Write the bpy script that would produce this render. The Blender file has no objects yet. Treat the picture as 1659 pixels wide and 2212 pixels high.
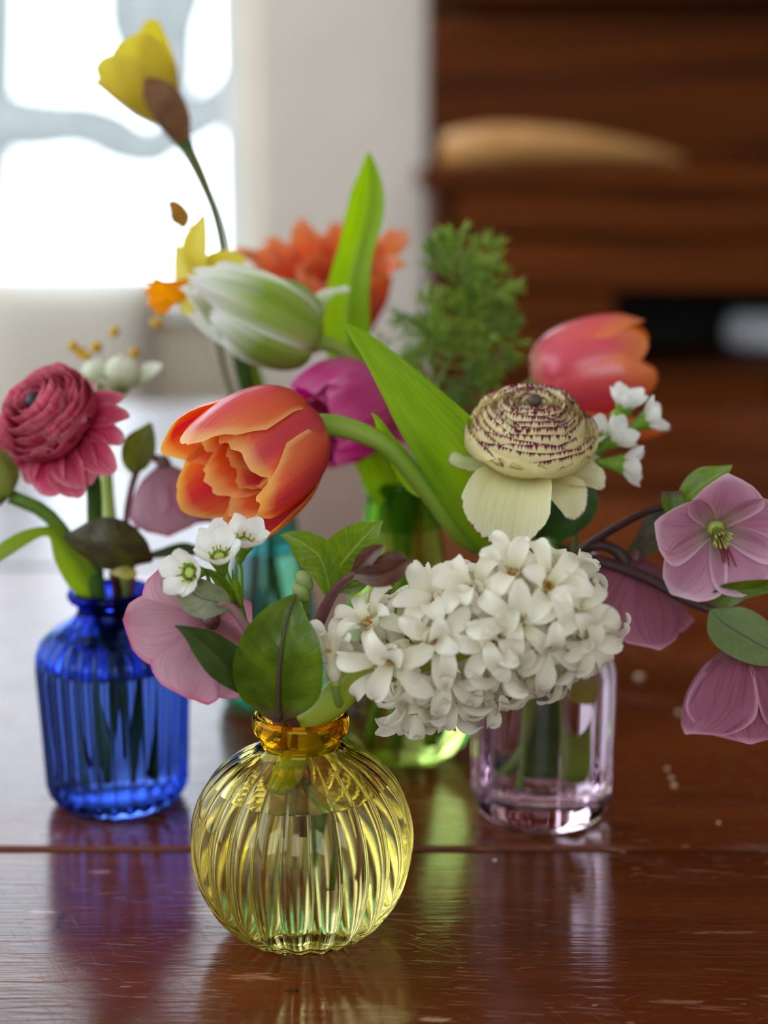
import bpy, math, random
import numpy as np
from mathutils import Vector, Matrix

# ---------------------------------------------------------------- camera, sky, exposure
FPX, IW, IH = 3318.0, 1659.0, 2212.0
CAM_H, PITCH = 0.274, math.radians(12.85)
sc = bpy.context.scene
col = sc.collection
cam_d = bpy.data.cameras.new('camera')
cam_d.sensor_fit = 'VERTICAL'
cam_d.sensor_height = 36.0
cam_d.lens = FPX / IH * 36.0
cam_d.clip_start = 0.02
cam_d.clip_end = 80
cam_d.dof.use_dof = True
cam_d.dof.focus_distance = 0.54
cam_d.dof.aperture_fstop = 4.3
cam = bpy.data.objects.new('camera', cam_d)
col.objects.link(cam)
cam.location = (0, 0, CAM_H)
cam.rotation_euler = (math.pi / 2 - PITCH, 0, 0)
sc.camera = cam

world = bpy.data.worlds.new('overcast_sky')
sc.world = world
world.use_nodes = True
bg = world.node_tree.nodes['Background']
bg.inputs[0].default_value = (0.78, 0.885, 1.0, 1)
bg.inputs[1].default_value = 4.9

def portal(name, loc, rot, sx, sy):
    d = bpy.data.lights.new(name, 'AREA')
    d.shape = 'RECTANGLE'
    d.size, d.size_y = sx, sy
    d.cycles.is_portal = True
    o = bpy.data.objects.new(name, d)
    col.objects.link(o)
    o.location, o.rotation_euler = loc, rot
# daylight enters through three window openings, the one behind the camera added for fill (area lights used only as sky portals)
portal('window_portal', (-0.87, 2.69, 0.77), (-math.pi / 2, 0, 0), 1.26, 1.46)
portal('window_portal', (-1.69, 0.75, 0.83), (0, -math.pi / 2, 0), 1.5, 2.5)
portal('window_portal', (-0.2, -1.59, 0.9), (math.pi / 2, 0, 0), 1.8, 1.2)

sc.view_settings.view_transform = 'Standard'
sc.view_settings.look = 'None'
sc.view_settings.gamma = 1.0
sc.view_settings.use_curve_mapping = False
sc.view_settings.exposure = 0.0
cy = sc.cycles
cy.use_denoising = True
cy.max_bounces = 14
cy.transmission_bounces = 14
cy.glossy_bounces = 4
cy.diffuse_bounces = 3
cy.transparent_max_bounces = 8
cy.sample_clamp_indirect = 6.0
cy.use_adaptive_sampling = True
cy.adaptive_threshold = 0.07

# ---------------------------------------------------------------- helpers
CP = np.array([0.0, 0.0, CAM_H])
FW = np.array([0, math.cos(PITCH), -math.sin(PITCH)])
UPV = np.array([0, math.sin(PITCH), math.cos(PITCH)])
RT = np.array([1.0, 0, 0])

def at(px, py, Y):
    """point of the place seen at a pixel, at distance Y along the floor"""
    d = FW + RT * (px - IW / 2) / FPX - UPV * (py - IH / 2) / FPX
    return CP + d * (Y / d[1])

def mpp(p):
    """metres per photo pixel at a point"""
    return float(np.dot(np.asarray(p) - CP, FW)) / FPX

def lin(r, g, b):
    f = lambda v: (v / 255 / 12.92) if v / 255 <= 0.04045 else ((v / 255 + 0.055) / 1.055) ** 2.4
    return (f(r), f(g), f(b), 1.0)

def unit(v):
    v = np.asarray(v, float)
    return v / (np.linalg.norm(v) + 1e-12)

def herm(ts, vs, x):
    """smooth curve through control values"""
    ts = np.asarray(ts, float); vs = np.asarray(vs, float)
    flat = vs.ndim == 1
    if flat: vs = vs[:, None]
    n = len(ts)
    m = np.zeros_like(vs)
    for i in range(n):
        a, b = max(i - 1, 0), min(i + 1, n - 1)
        m[i] = (vs[b] - vs[a]) / max(ts[b] - ts[a], 1e-9)
    x = np.asarray(x, float)
    shp = x.shape
    xf = np.clip(x.ravel(), ts[0], ts[-1])
    k = np.clip(np.searchsorted(ts, xf, side='right') - 1, 0, n - 2)
    h = ts[k + 1] - ts[k]
    u = ((xf - ts[k]) / h)[:, None]; h = h[:, None]
    r = ((2 * u**3 - 3 * u**2 + 1) * vs[k] + (u**3 - 2 * u**2 + u) * h * m[k]
         + (-2 * u**3 + 3 * u**2) * vs[k + 1] + (u**3 - u**2) * h * m[k + 1])
    return r[:, 0].reshape(shp) if flat else r.reshape(shp + (vs.shape[1],))

W = {}
def link(name, data, parent=None, M=None):
    o = bpy.data.objects.new(name, data)
    col.objects.link(o)
    M = M if M is not None else Matrix.Identity(4)
    W[o.name] = M.copy()
    if parent is not None:
        o.parent = parent
        o.matrix_basis = W[parent.name].inverted() @ M
    else:
        o.matrix_basis = M
    return o

def tag(o, label=None, cat=None, group=None, kind=None):
    if label: o['label'] = label
    if cat: o['category'] = cat
    if group: o['group'] = group
    if kind: o['kind'] = kind
    return o

def thing(name, label, cat, loc, group=None):
    return tag(link(name, None, None, Matrix.Translation(Vector(tuple(loc)))), label, cat, group)

def make_mesh(name, V, F, mats, uv=None, smooth=True, mi=None):
    me = bpy.data.meshes.new(name)
    me.from_pydata([tuple(v) for v in np.asarray(V, float).tolist()], [], F)
    if uv is not None:
        l = me.uv_layers.new(name='UVMap')
        idx = np.empty(len(me.loops), dtype=np.int32)
        me.loops.foreach_get('vertex_index', idx)
        l.data.foreach_set('uv', np.asarray(uv, np.float32)[idx].ravel())
    for m in (mats if isinstance(mats, (list, tuple)) else [mats]):
        me.materials.append(m)
    if mi is not None:
        me.polygons.foreach_set('material_index', np.asarray(mi, np.int32))
    if smooth: me.shade_smooth()
    return me

def mk(name, V, F, mats, parent=None, uv=None, M=None, smooth=True, mi=None):
    V = np.asarray(V, float)
    if M is None:
        c = V.mean(axis=0)
        V = V - c
        M = Matrix.Translation(Vector(c))
    return link(name, make_mesh(name, V, F, mats, uv, smooth, mi), parent, M)

def grid_faces(nr, nc, wrap=False):
    F = []
    for i in range(nr - 1):
        for j in range(nc if wrap else nc - 1):
            k = (j + 1) % nc
            F.append((i * nc + j, i * nc + k, (i + 1) * nc + k, (i + 1) * nc + j))
    return F

def box(lo, hi, bev=0.0):
    """box with chamfered edges"""
    lo = np.array(lo, float); hi = np.array(hi, float)
    if bev <= 0:
        V = np.array([(x, y, z) for x in (lo[0], hi[0]) for y in (lo[1], hi[1]) for z in (lo[2], hi[2])])
        F = [(0, 1, 3, 2), (4, 6, 7, 5), (0, 4, 5, 1), (2, 3, 7, 6), (0, 2, 6, 4), (1, 5, 7, 3)]
        return V, F
    import bmesh
    bm = bmesh.new()
    bmesh.ops.create_cube(bm, size=1)
    for v in bm.verts:
        for a in range(3):
            v.co[a] = (lo[a] + hi[a]) / 2 + v.co[a] * (hi[a] - lo[a])
    bmesh.ops.bevel(bm, geom=bm.edges[:], offset=bev, segments=2, affect='EDGES', profile=0.5)
    V = np.array([v.co[:] for v in bm.verts])
    F = [tuple(v.index for v in f.verts) for f in bm.faces]
    bm.free()
    return V, F

def join(*parts):
    V, F, n = [], [], 0
    for v, f in parts:
        V.append(np.asarray(v, float)); F += [tuple(i + n for i in q) for q in f]; n += len(v)
    return np.vstack(V), F

def tube(pts, rad, n=8, seg=None, cap=True):
    """tapering round tube through world points"""
    pts = np.asarray(pts, float)
    d = np.r_[0, np.cumsum(np.linalg.norm(np.diff(pts, axis=0), axis=1))]
    seg = seg or max(6, 4 * len(pts))
    x = np.linspace(0, d[-1], seg + 1)
    C = herm(d, pts, x) if len(pts) > 2 else pts[0] + (pts[1] - pts[0]) * (x / d[-1])[:, None]
    rr = np.full(seg + 1, rad) if np.isscalar(rad) else np.interp(x / d[-1], np.linspace(0, 1, len(rad)), rad)
    T = np.gradient(C, axis=0); T /= np.linalg.norm(T, axis=1)[:, None] + 1e-12
    a = np.array([0.3, -1.0, 0.2]); rows = []
    for i in range(seg + 1):
        a = a - T[i] * np.dot(a, T[i]); a = unit(a); b = np.cross(T[i], a)
        ph = np.arange(n) * 2 * math.pi / n
        rows.append(C[i] + rr[i] * (np.cos(ph)[:, None] * a + np.sin(ph)[:, None] * b))
    V = np.vstack(rows)
    F = grid_faces(seg + 1, n, True)
    uv = np.array([(j / n, i / seg) for i in range(seg + 1) for j in range(n)])
    if cap:
        F.append(tuple(range(n))[::-1]); F.append(tuple(seg * n + j for j in range(n)))
    return V, F, uv

def pp(pix):
    """pixel triples become world points, arrays stay as they are"""
    return [p if isinstance(p, np.ndarray) else at(*p) for p in pix]

def stem(parent, pix, rad, mat, name='stem', n=9, seg=None):
    V, F, uv = tube(pp(pix), rad, n, seg)
    return mk(name, V, F, mat, parent, uv)

def lathe(prof, n=32, rib=None):
    prof = np.asarray(prof, float)
    ph = np.arange(n) * 2 * math.pi / n
    rows = []
    for k, (r, z) in enumerate(prof):
        rr = np.full(n, r) if rib is None else rib(r, z, ph, k)
        rows.append(np.stack([rr * np.cos(ph), rr * np.sin(ph), np.full(n, z)], 1))
    return np.vstack(rows), grid_faces(len(prof), n, True)

def smooth_prof(pts, per=5):
    pts = np.asarray(pts, float)
    d = np.r_[0, np.cumsum(np.linalg.norm(np.diff(pts, axis=0), axis=1))]
    x = np.concatenate([np.linspace(d[i], d[i + 1], per, endpoint=False) for i in range(len(d) - 1)] + [[d[-1]]])
    q = herm(d, pts, x)
    q[:, 0] = np.maximum(q[:, 0], 0.0003)
    return q

def ribbon(parent, pts, mat, name='leaf', nv=20, nu=8, fold=0.0, cup=0.0, wave=0.0, wf=5.0, seed=0, skew=0.0, crin=0.0):
    """leaf blade along a spine; pts: (px, py, Y, half width px, roll deg)"""
    pts = [tuple(p) + (0,) * (5 - len(p)) for p in pts]
    C0 = np.array([at(p[0], p[1], p[2]) for p in pts])
    hw = np.array([p[3] * mpp(c) for p, c in zip(pts, C0)])
    ro = np.radians([p[4] for p in pts])
    d = np.r_[0, np.cumsum(np.linalg.norm(np.diff(C0, axis=0), axis=1))]
    x = np.linspace(0, d[-1], nv + 1)
    C = herm(d, C0, x)
    h = np.maximum(herm(d, hw, x), 0.00012)
    r = herm(d, ro, x)
    T = np.gradient(C, axis=0); T /= np.linalg.norm(T, axis=1)[:, None]
    s = np.linspace(-1, 1, nu + 1)
    rng = np.random.default_rng(seed)
    p1, p2 = rng.uniform(0, 6.28, 2)
    V, uv = [], []
    for i in range(nv + 1):
        v = unit(C[i] - CP)
        sd = unit(np.cross(v, T[i])); nm = -np.cross(T[i], sd)
        sd, nm = sd * math.cos(r[i]) + nm * math.sin(r[i]), nm * math.cos(r[i]) - sd * math.sin(r[i])
        t = i / nv
        dz = fold * h[i] * np.abs(s) + cup * h[i] * s**2
        dz = dz + wave * h[i] * np.abs(s)**1.5 * np.sin(wf * 6.28 * t + np.where(s > 0, p1, p2))
        dz = dz + crin * h[i] * np.sin(23 * t + 7 * s + p1) * np.sin(9 * s + p2)
        row = C[i] + (s * h[i])[:, None] * sd + dz[:, None] * nm + (skew * h[i] * np.abs(s))[:, None] * T[i]
        V.append(row); uv += [((a + 1) / 2, t) for a in s]
    return mk(name, np.vstack(V), grid_faces(nv + 1, nu + 1), mat, parent, np.array(uv))

def petal_grid(L, Wd, spine, prof, cup=0.8, tip=0.35, tp=3.0, ruffle=0.0, rf=2.0, notch=0.0, nu=10, nv=12,
               rng=None, twist=0.0, curl=0.0):
    """petal in its flower's frame: axis Z, spine in the X-Z plane. Returns verts, uv (v = 1 on the rim)"""
    rng = rng or np.random.default_rng(0)
    sp = np.asarray(spine, float) * L
    d = np.r_[0, np.cumsum(np.linalg.norm(np.diff(sp, axis=0), axis=1))]; d /= d[-1]
    fx = np.linspace(0, 1, 50)
    q = herm(d, sp, fx)
    dq = np.gradient(q, axis=0); dq /= np.linalg.norm(dq, axis=1)[:, None] + 1e-12
    s = np.linspace(-1, 1, nu + 1); t = np.linspace(0, 1, nv + 1)
    e = 1 - tip * np.abs(s)**tp
    if notch:
        e = e - notch * rng.uniform(0, 1, nu + 1)
    a = t[:, None] * np.clip(e, 0.05, 1.0)[None, :]
    pt = np.array(prof, float)
    w = Wd * np.maximum(herm(pt[:, 0], pt[:, 1], a), 0.004)
    r = np.interp(a, fx, q[:, 0]); z = np.interp(a, fx, q[:, 1])
    sx = np.interp(a, fx, dq[:, 0]); sz = np.interp(a, fx, dq[:, 1])
    S = np.broadcast_to(s, a.shape)
    k = max(cup, 1e-3) if np.isscalar(cup) else cup
    y = w * np.sin(k * S) / k
    dd = w * (1 - np.cos(k * S)) / k
    p1, p2 = rng.uniform(0, 6.28, 2)
    if ruffle:
        dd = dd + ruffle * L * a**2 * (0.25 + 0.75 * S**2) * (np.sin(rf * math.pi * S + p1 + 3 * a) + 0.5 * np.sin(2.3 * rf * math.pi * S + p2))
    if curl:
        dd = dd - curl * w * S**4
    y = y + twist * L * a**2
    V = np.stack([r - sz * dd, y, z + sx * dd], -1).reshape(-1, 3)
    uv = np.stack([np.broadcast_to((s + 1) / 2, a.shape), np.broadcast_to(t[:, None], a.shape)], -1).reshape(-1, 2)
    return V, uv

def frame(loc, D, roll=0.0, up=(0, 0, 1)):
    z = unit(D)
    u = np.array(up, float)
    if abs(np.dot(u, z)) > 0.97: u = np.array([0, -1.0, 0])
    x = unit(np.cross(u, z)); y = np.cross(z, x)
    m = Matrix(((x[0], y[0], z[0], loc[0]), (x[1], y[1], z[1], loc[1]), (x[2], y[2], z[2], loc[2]), (0, 0, 0, 1)))
    return m @ Matrix.Rotation(math.radians(roll), 4, 'Z')

GF = {}
def petal(parent, FM, phi, mat, name='petal', nu=10, nv=12, tilt=0.0, **kw):
    V, uv = petal_grid(nu=nu, nv=nv, **kw)
    if (nu, nv) not in GF: GF[(nu, nv)] = grid_faces(nv + 1, nu + 1)
    M = FM @ Matrix.Rotation(math.radians(phi), 4, 'Z') @ Matrix.Rotation(math.radians(tilt), 4, 'Y')
    return link(name, make_mesh(name, V, GF[(nu, nv)], mat, uv), parent, M)

def blob(parent, c, rx, ry, rz, mat, name, D=(0, 0, 1), n=10, m=8, bump=0.0, seed=0, power=1.0):
    """rounded organic lump"""
    rng = np.random.default_rng(seed)
    V = [];
    for i in range(m + 1):
        th = math.pi * i / m
        for j in range(n):
            ph = 2 * math.pi * j / n
            k = 1 + bump * rng.uniform(-1, 1) if 0 < i < m else 1
            V.append((rx * math.sin(th)**power * math.cos(ph) * k, ry * math.sin(th)**power * math.sin(ph) * k, -rz * math.cos(th) * k))
    V = np.array(V)
    F = grid_faces(m + 1, n, True)
    M = frame(c, D)
    return link(name, make_mesh(name, V, F, mat), parent, M)

# ---------------------------------------------------------------- materials
def nodes_of(name):
    m = bpy.data.materials.new(name)
    m.use_nodes = True
    nt = m.node_tree
    nt.nodes.clear()
    return m, nt
def nd(nt, typ, **kw):
    n = nt.nodes.new(typ)
    for k, v in kw.items():
        if k.startswith('i_'):
            key = k[2:].replace('__', ' ')
            s = n.inputs[int(key)] if key.isdigit() else n.inputs[key]
            if isinstance(v, bpy.types.NodeSocket): nt.links.new(v, s)
            else: s.default_value = v
        else: setattr(n, k, v)
    return n
def mth(nt, op, a, b=None, c=None):
    n = nd(nt, 'ShaderNodeMath', operation=op)
    for i, v in enumerate((a, b, c)):
        if v is None: continue
        if isinstance(v, bpy.types.NodeSocket): nt.links.new(v, n.inputs[i])
        else: n.inputs[i].default_value = v
    return n.outputs[0]
def ramp(nt, fac, stops, interp='LINEAR'):
    n = nd(nt, 'ShaderNodeValToRGB')
    n.color_ramp.interpolation = interp
    el = n.color_ramp.elements
    while len(el) > 1: el.remove(el[0])
    el[0].position, el[0].color = stops[0]
    for p, c in stops[1:]:
        e = el.new(p); e.color = c
    nt.links.new(fac, n.inputs[0])
    return n.outputs[0]
def mixc(nt, fac, a, b, mode='MIX'):
    n = nd(nt, 'ShaderNodeMix', data_type='RGBA', blend_type=mode)
    for i, v in ((0, fac), (6, a), (7, b)):
        if isinstance(v, bpy.types.NodeSocket): nt.links.new(v, n.inputs[i])
        else: n.inputs[i].default_value = v
    return n.outputs[2]
def out(nt, sh):
    o = nd(nt, 'ShaderNodeOutputMaterial')
    nt.links.new(sh, o.inputs[0])
def thin_shader(nt, colr, trans, rough, spec=0.35, tcol=None, bump=None, coat=0.0, sheen=0.0):
    p = nd(nt, 'ShaderNodeBsdfPrincipled', i_Roughness=rough)
    p.inputs['Specular IOR Level'].default_value = spec
    p.inputs['Coat Weight'].default_value = coat
    p.inputs['Coat Roughness'].default_value = 0.2
    p.inputs['Sheen Weight'].default_value = sheen
    t = nd(nt, 'ShaderNodeBsdfTranslucent')
    nt.links.new(colr, p.inputs['Base Color'])
    nt.links.new(tcol or colr, t.inputs[0])
    if bump is not None:
        nt.links.new(bump, p.inputs['Normal']); nt.links.new(bump, t.inputs['Normal'])
    mx = nd(nt, 'ShaderNodeMixShader', i_0=trans)
    nt.links.new(p.outputs[0], mx.inputs[1]); nt.links.new(t.outputs[0], mx.inputs[2])
    out(nt, mx.outputs[0])

def uvs(nt):
    uv = nd(nt, 'ShaderNodeUVMap'); uv.uv_map = 'UVMap'
    sp = nd(nt, 'ShaderNodeSeparateXYZ'); nt.links.new(uv.outputs[0], sp.inputs[0])
    u, v = sp.outputs[0], sp.outputs[1]
    a = mth(nt, 'MULTIPLY', mth(nt, 'ABSOLUTE', mth(nt, 'SUBTRACT', u, 0.5)), 2.0)   # 0 on the mid line, 1 on the side edges
    return u, v, a
def uvnoise(nt, u, v, su, sv, detail=3.0, obj=True):
    cb = nd(nt, 'ShaderNodeCombineXYZ')
    nt.links.new(mth(nt, 'MULTIPLY', u, su), cb.inputs[0]); nt.links.new(mth(nt, 'MULTIPLY', v, sv), cb.inputs[1])
    oi = nd(nt, 'ShaderNodeObjectInfo')
    nt.links.new(mth(nt, 'MULTIPLY', oi.outputs['Random'], 37.0), cb.inputs[2])
    n = nd(nt, 'ShaderNodeTexNoise', i_Scale=1.0, i_Detail=detail)
    nt.links.new(cb.outputs[0], n.inputs['Vector'])
    return n.outputs[0]

def mat_petal(name, stops, flush=None, rim=None, vein=None, trans=0.4, rough=0.5, spec=0.3, bump=0.25, tsat=1.15, coat=0.0, sheen=0.0, pic=None):
    """stops: colour from base to rim; flush: (colour, strength) along the middle; rim: (colour, start) ; vein: (colour, strength)
    pic: (colour, start, frequency, feather) feathered picotee edge"""
    m, nt = nodes_of(name)
    u, v, a = uvs(nt)
    n2 = uvnoise(nt, u, v, 5, 2, 2)
    vv = mth(nt, 'ADD', v, mth(nt, 'MULTIPLY', mth(nt, 'SUBTRACT', n2, 0.5), 0.25))
    c = ramp(nt, vv, stops)
    n1 = uvnoise(nt, u, v, 38, 1.6, 3)
    if flush:
        f = mth(nt, 'MULTIPLY', ramp(nt, mth(nt, 'ADD', a, mth(nt, 'MULTIPLY', mth(nt, 'SUBTRACT', n1, 0.5), 0.6)), [(0.05, (1, 1, 1, 1)), (0.75, (0, 0, 0, 1))]), flush[1])
        c = mixc(nt, f, c, flush[0])
    if vein:
        f = mth(nt, 'MULTIPLY', ramp(nt, n1, [(0.5, (0, 0, 0, 1)), (0.68, (1, 1, 1, 1))]), vein[1])
        c = mixc(nt, f, c, vein[0])
    if rim:
        e = mth(nt, 'MAXIMUM', v, a)
        c = mixc(nt, ramp(nt, e, [(rim[1], (0, 0, 0, 1)), (1.0, (1, 1, 1, 1))]), c, rim[0])
    if pic:
        n3 = uvnoise(nt, u, v, pic[2], 1.2, 2)
        e = mth(nt, 'ADD', mth(nt, 'MAXIMUM', v, mth(nt, 'SUBTRACT', a, 0.02)), mth(nt, 'MULTIPLY', mth(nt, 'SUBTRACT', n3, 0.5), pic[3]))
        c = mixc(nt, ramp(nt, e, [(pic[1], (0, 0, 0, 1)), (pic[1] + 0.035, (1, 1, 1, 1))]), c, pic[0])
    b = nd(nt, 'ShaderNodeBump', i_Strength=bump, i_Distance=0.0006, i_Height=n1)
    hs = nd(nt, 'ShaderNodeHueSaturation', i_Saturation=tsat, i_Value=1.1, i_Color=c)
    thin_shader(nt, c, trans, rough, spec, hs.outputs[0], b.outputs[0], coat, sheen)
    return m

def mat_leaf(name, c1, c2, mid=None, trans=0.35, rough=0.38, veins='pinnate', vs=0.25, spec=0.5, base=None, coat=0.0, tint=None, nveins=9.0, mottle=0.5):
    m, nt = nodes_of(name)
    u, v, a = uvs(nt)
    n1 = uvnoise(nt, u, v, 4, 5, 3)
    c = mixc(nt, mth(nt, 'MULTIPLY', ramp(nt, n1, [(0.35, (0, 0, 0, 1)), (0.7, (1, 1, 1, 1))]), mottle * 2), c1, c2)
    h = n1
    if veins == 'parallel':
        n2 = uvnoise(nt, u, v, 34, 0.7, 2)
        c = mixc(nt, mth(nt, 'MULTIPLY', ramp(nt, n2, [(0.42, (0, 0, 0, 1)), (0.62, (1, 1, 1, 1))]), vs), c, c2)
        h = n2
    elif veins == 'pinnate':
        q = mth(nt, 'SUBTRACT', v, mth(nt, 'MULTIPLY', mth(nt, 'POWER', a, 0.8), 0.22))
        q = mth(nt, 'ADD', q, mth(nt, 'MULTIPLY', n1, 0.06))
        w = mth(nt, 'ABSOLUTE', mth(nt, 'SUBTRACT', mth(nt, 'FRACT', mth(nt, 'MULTIPLY', q, nveins)), 0.5))
        ln = ramp(nt, w, [(0.0, (1, 1, 1, 1)), (0.07, (0, 0, 0, 1))])
        c = mixc(nt, mth(nt, 'MULTIPLY', ln, vs), c, mid or c2)
        h = mth(nt, 'SUBTRACT', n1, mth(nt, 'MULTIPLY', ln, 0.5))
    if mid:
        c = mixc(nt, ramp(nt, a, [(0.02, (0.85, 0.85, 0.85, 1)), (0.07, (0, 0, 0, 1))]), c, mid)
    if base:
        c = mixc(nt, ramp(nt, v, [(0.02, (1, 1, 1, 1)), (0.22, (0, 0, 0, 1))]), c, base)
    b = nd(nt, 'ShaderNodeBump', i_Strength=0.3, i_Distance=0.0008, i_Height=h)
    hs = nd(nt, 'ShaderNodeHueSaturation', i_Hue=0.485, i_Saturation=1.15, i_Value=1.5, i_Color=c)
    thin_shader(nt, c, trans, rough, spec, hs.outputs[0], b.outputs[0], coat)
    return m

def mat_plain(name, c, rough=0.5, spec=0.4, noise=None, scale=60.0, bump=0.0, trans=0.0, stretch=(1, 1, 1), coat=0.0):
    m, nt = nodes_of(name)
    tc = nd(nt, 'ShaderNodeTexCoord')
    mp = nd(nt, 'ShaderNodeMapping'); mp.inputs['Scale'].default_value = stretch
    nt.links.new(tc.outputs['Object'], mp.inputs[0])
    n = nd(nt, 'ShaderNodeTexNoise', i_Scale=scale, i_Detail=4.0)
    nt.links.new(mp.outputs[0], n.inputs['Vector'])
    cc = mixc(nt, ramp(nt, n.outputs[0], [(0.35, (0, 0, 0, 1)), (0.68, (1, 1, 1, 1))]), c, noise or c)
    b = nd(nt, 'ShaderNodeBump', i_Strength=bump, i_Distance=0.001, i_Height=n.outputs[0])
    if trans > 0:
        thin_shader(nt, cc, trans, rough, spec, None, b.outputs[0], coat)
    else:
        p = nd(nt, 'ShaderNodeBsdfPrincipled', i_Roughness=rough)
        p.inputs['Specular IOR Level'].default_value = spec
        p.inputs['Coat Weight'].default_value = coat
        nt.links.new(cc, p.inputs['Base Color']); nt.links.new(b.outputs[0], p.inputs['Normal'])
        out(nt, p.outputs[0])
    return m

def mat_glass(name, c, ior=1.5, rough=0.0, c2=None, scale=30.0, bump=0.0, streak=None):
    m, nt = nodes_of(name)
    g = nd(nt, 'ShaderNodeBsdfGlass', i_Roughness=rough, i_IOR=ior)
    g.inputs['Color'].default_value = c
    if c2 or bump:
        tc = nd(nt, 'ShaderNodeTexCoord')
        n = nd(nt, 'ShaderNodeTexNoise', i_Scale=scale, i_Detail=2.0)
        nt.links.new(tc.outputs['Object'], n.inputs['Vector'])
        if c2:
            nt.links.new(ramp(nt, n.outputs[0], [(0.4, c), (0.6, c2)]), g.inputs['Color'])
        if bump:
            b = nd(nt, 'ShaderNodeBump', i_Strength=bump, i_Distance=0.001, i_Height=n.outputs[0])
            nt.links.new(b.outputs[0], g.inputs['Normal'])
    out(nt, g.outputs[0])
    return m

# ---------------------------------------------------------------- the room
def mat_wood(name, dark, light, rough=0.4, scale=1.0, axis=0, coat=0.0, spec=0.5):
    m, nt = nodes_of(name)
    tc = nd(nt, 'ShaderNodeTexCoord')
    st = [28.0 * scale] * 3; st[axis] = 1.6 * scale
    mp = nd(nt, 'ShaderNodeMapping'); mp.inputs['Scale'].default_value = st
    nt.links.new(tc.outputs['Object'], mp.inputs[0])
    n = nd(nt, 'ShaderNodeTexNoise', i_Scale=1.0, i_Detail=5.0, i_Distortion=0.6)
    nt.links.new(mp.outputs[0], n.inputs['Vector'])
    c = ramp(nt, n.outputs[0], [(0.3, dark), (0.7, light)])
    p = nd(nt, 'ShaderNodeBsdfPrincipled', i_Roughness=rough)
    p.inputs['Coat Weight'].default_value = coat
    p.inputs['Specular IOR Level'].default_value = spec
    b = nd(nt, 'ShaderNodeBump', i_Strength=0.15, i_Distance=0.001, i_Height=n.outputs[0])
    nt.links.new(c, p.inputs['Base Color']); nt.links.new(b.outputs[0], p.inputs['Normal'])
    out(nt, p.outputs[0])
    return m

M_wall = mat_plain('cream_plaster', lin(231, 219, 199), 0.85, 0.2, lin(223, 211, 190), 9.0, 0.1)
M_ceil = mat_plain('white_ceiling_paint', lin(236, 234, 230), 0.9, 0.2, lin(230, 228, 224), 6.0)
M_floor = mat_wood('floor_boards_oak', lin(96, 62, 40), lin(140, 96, 62), 0.45)
M_frame = mat_plain('white_window_paint', lin(236, 236, 232), 0.5, 0.4, lin(228, 228, 224), 20.0)
M_hutch = mat_wood('dark_mahogany', lin(50, 18, 0), lin(96, 42, 3), 0.65, spec=0.12)
M_hutch2 = mat_wood('mahogany_drawer_front', lin(62, 23, 0), lin(116, 54, 3), 0.6, spec=0.12)
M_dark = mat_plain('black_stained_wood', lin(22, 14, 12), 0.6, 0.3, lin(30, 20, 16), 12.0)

XL, XR, YB, YF, ZF, ZC = -1.7, 2.0, 2.7, -1.6, -0.75, 1.75
T = 0.12
WX0, WX1, WZ0, WZ1 = -1.5, -0.243, 0.04, 1.5
def struct(name, parts, mat, parent=None, smooth=False):
    V, F = join(*parts)
    o = mk(name, V, F, mat, parent, smooth=smooth)
    if parent is None: o['kind'] = 'structure'
    return o
struct('floor', [box((XL - T, YF - T, ZF - 0.06), (XR + T, YB + T, ZF))], M_floor)
struct('ceiling', [box((XL - T, YF - T, ZC), (XR + T, YB + T, ZC + 0.06))], M_ceil)
struct('wall_back', [box((XL - T, YB, ZF), (WX0, YB + T, ZC)), box((WX1, YB, ZF), (XR + T, YB + T, ZC)),
                     box((WX0, YB, ZF), (WX1, YB + T, WZ0)), box((WX0, YB, WZ1), (WX1, YB + T, ZC))], M_wall)
LY0, LY1, LZ0, LZ1 = -0.5, 2.0, 0.08, 1.58
struct('wall_left', [box((XL - T, YF, ZF), (XL, LY0, ZC)), box((XL - T, LY1, ZF), (XL, YB, ZC)),
                     box((XL - T, LY0, ZF), (XL, LY1, LZ0)), box((XL - T, LY0, LZ1), (XL, LY1, ZC))], M_wall)
struct('wall_right', [box((XR, YF, ZF), (XR + T, YB, ZC))], M_wall)
struct('wall_front', [box((XL, YF - T, ZF), (-1.1, YF, ZC)), box((0.7, YF - T, ZF), (XR, YF, ZC)),
                      box((-1.1, YF - T, ZF), (0.7, YF, 0.3)), box((-1.1, YF - T, 1.5), (0.7, YF, ZC))], M_wall)
# window frames
def win_frame(name, lo, hi, axis, w=0.035):
    """four bars round an opening lying in the plane normal to axis"""
    a = 0 if axis == 1 else 1
    ps = []
    for k in range(2):
        l = np.array(lo, float); h = np.array(hi, float)
        if k == 0: h[a] = l[a] + w
        else: l[a] = h[a] - w
        ps.append(box(l, h))
        l = np.array(lo, float); h = np.array(hi, float)
        if k == 0: h[2] = l[2] + w
        else: l[2] = h[2] - w
        l[a] += w; h[a] -= w
        ps.append(box(l, h))
    return struct(name, ps, M_frame)
w1 = win_frame('window_1', (WX0, YB + 0.02, WZ0), (WX1, YB + 0.08, WZ1), 1)
struct('window_sill', [box((WX0 - 0.04, YB - 0.05, WZ0 - 0.03), (WX1 + 0.04, YB + 0.0, WZ0), 0.006)], M_frame, w1)
win_frame('window_2', (XL - 0.08, LY0, LZ0), (XL - 0.02, LY1, LZ1), 0)
win_frame('fill_window', (-1.1, YF - 0.08, 0.3), (0.7, YF - 0.02, 1.5), 1)  # unseen opening behind the camera, added and sized for front fill
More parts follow.
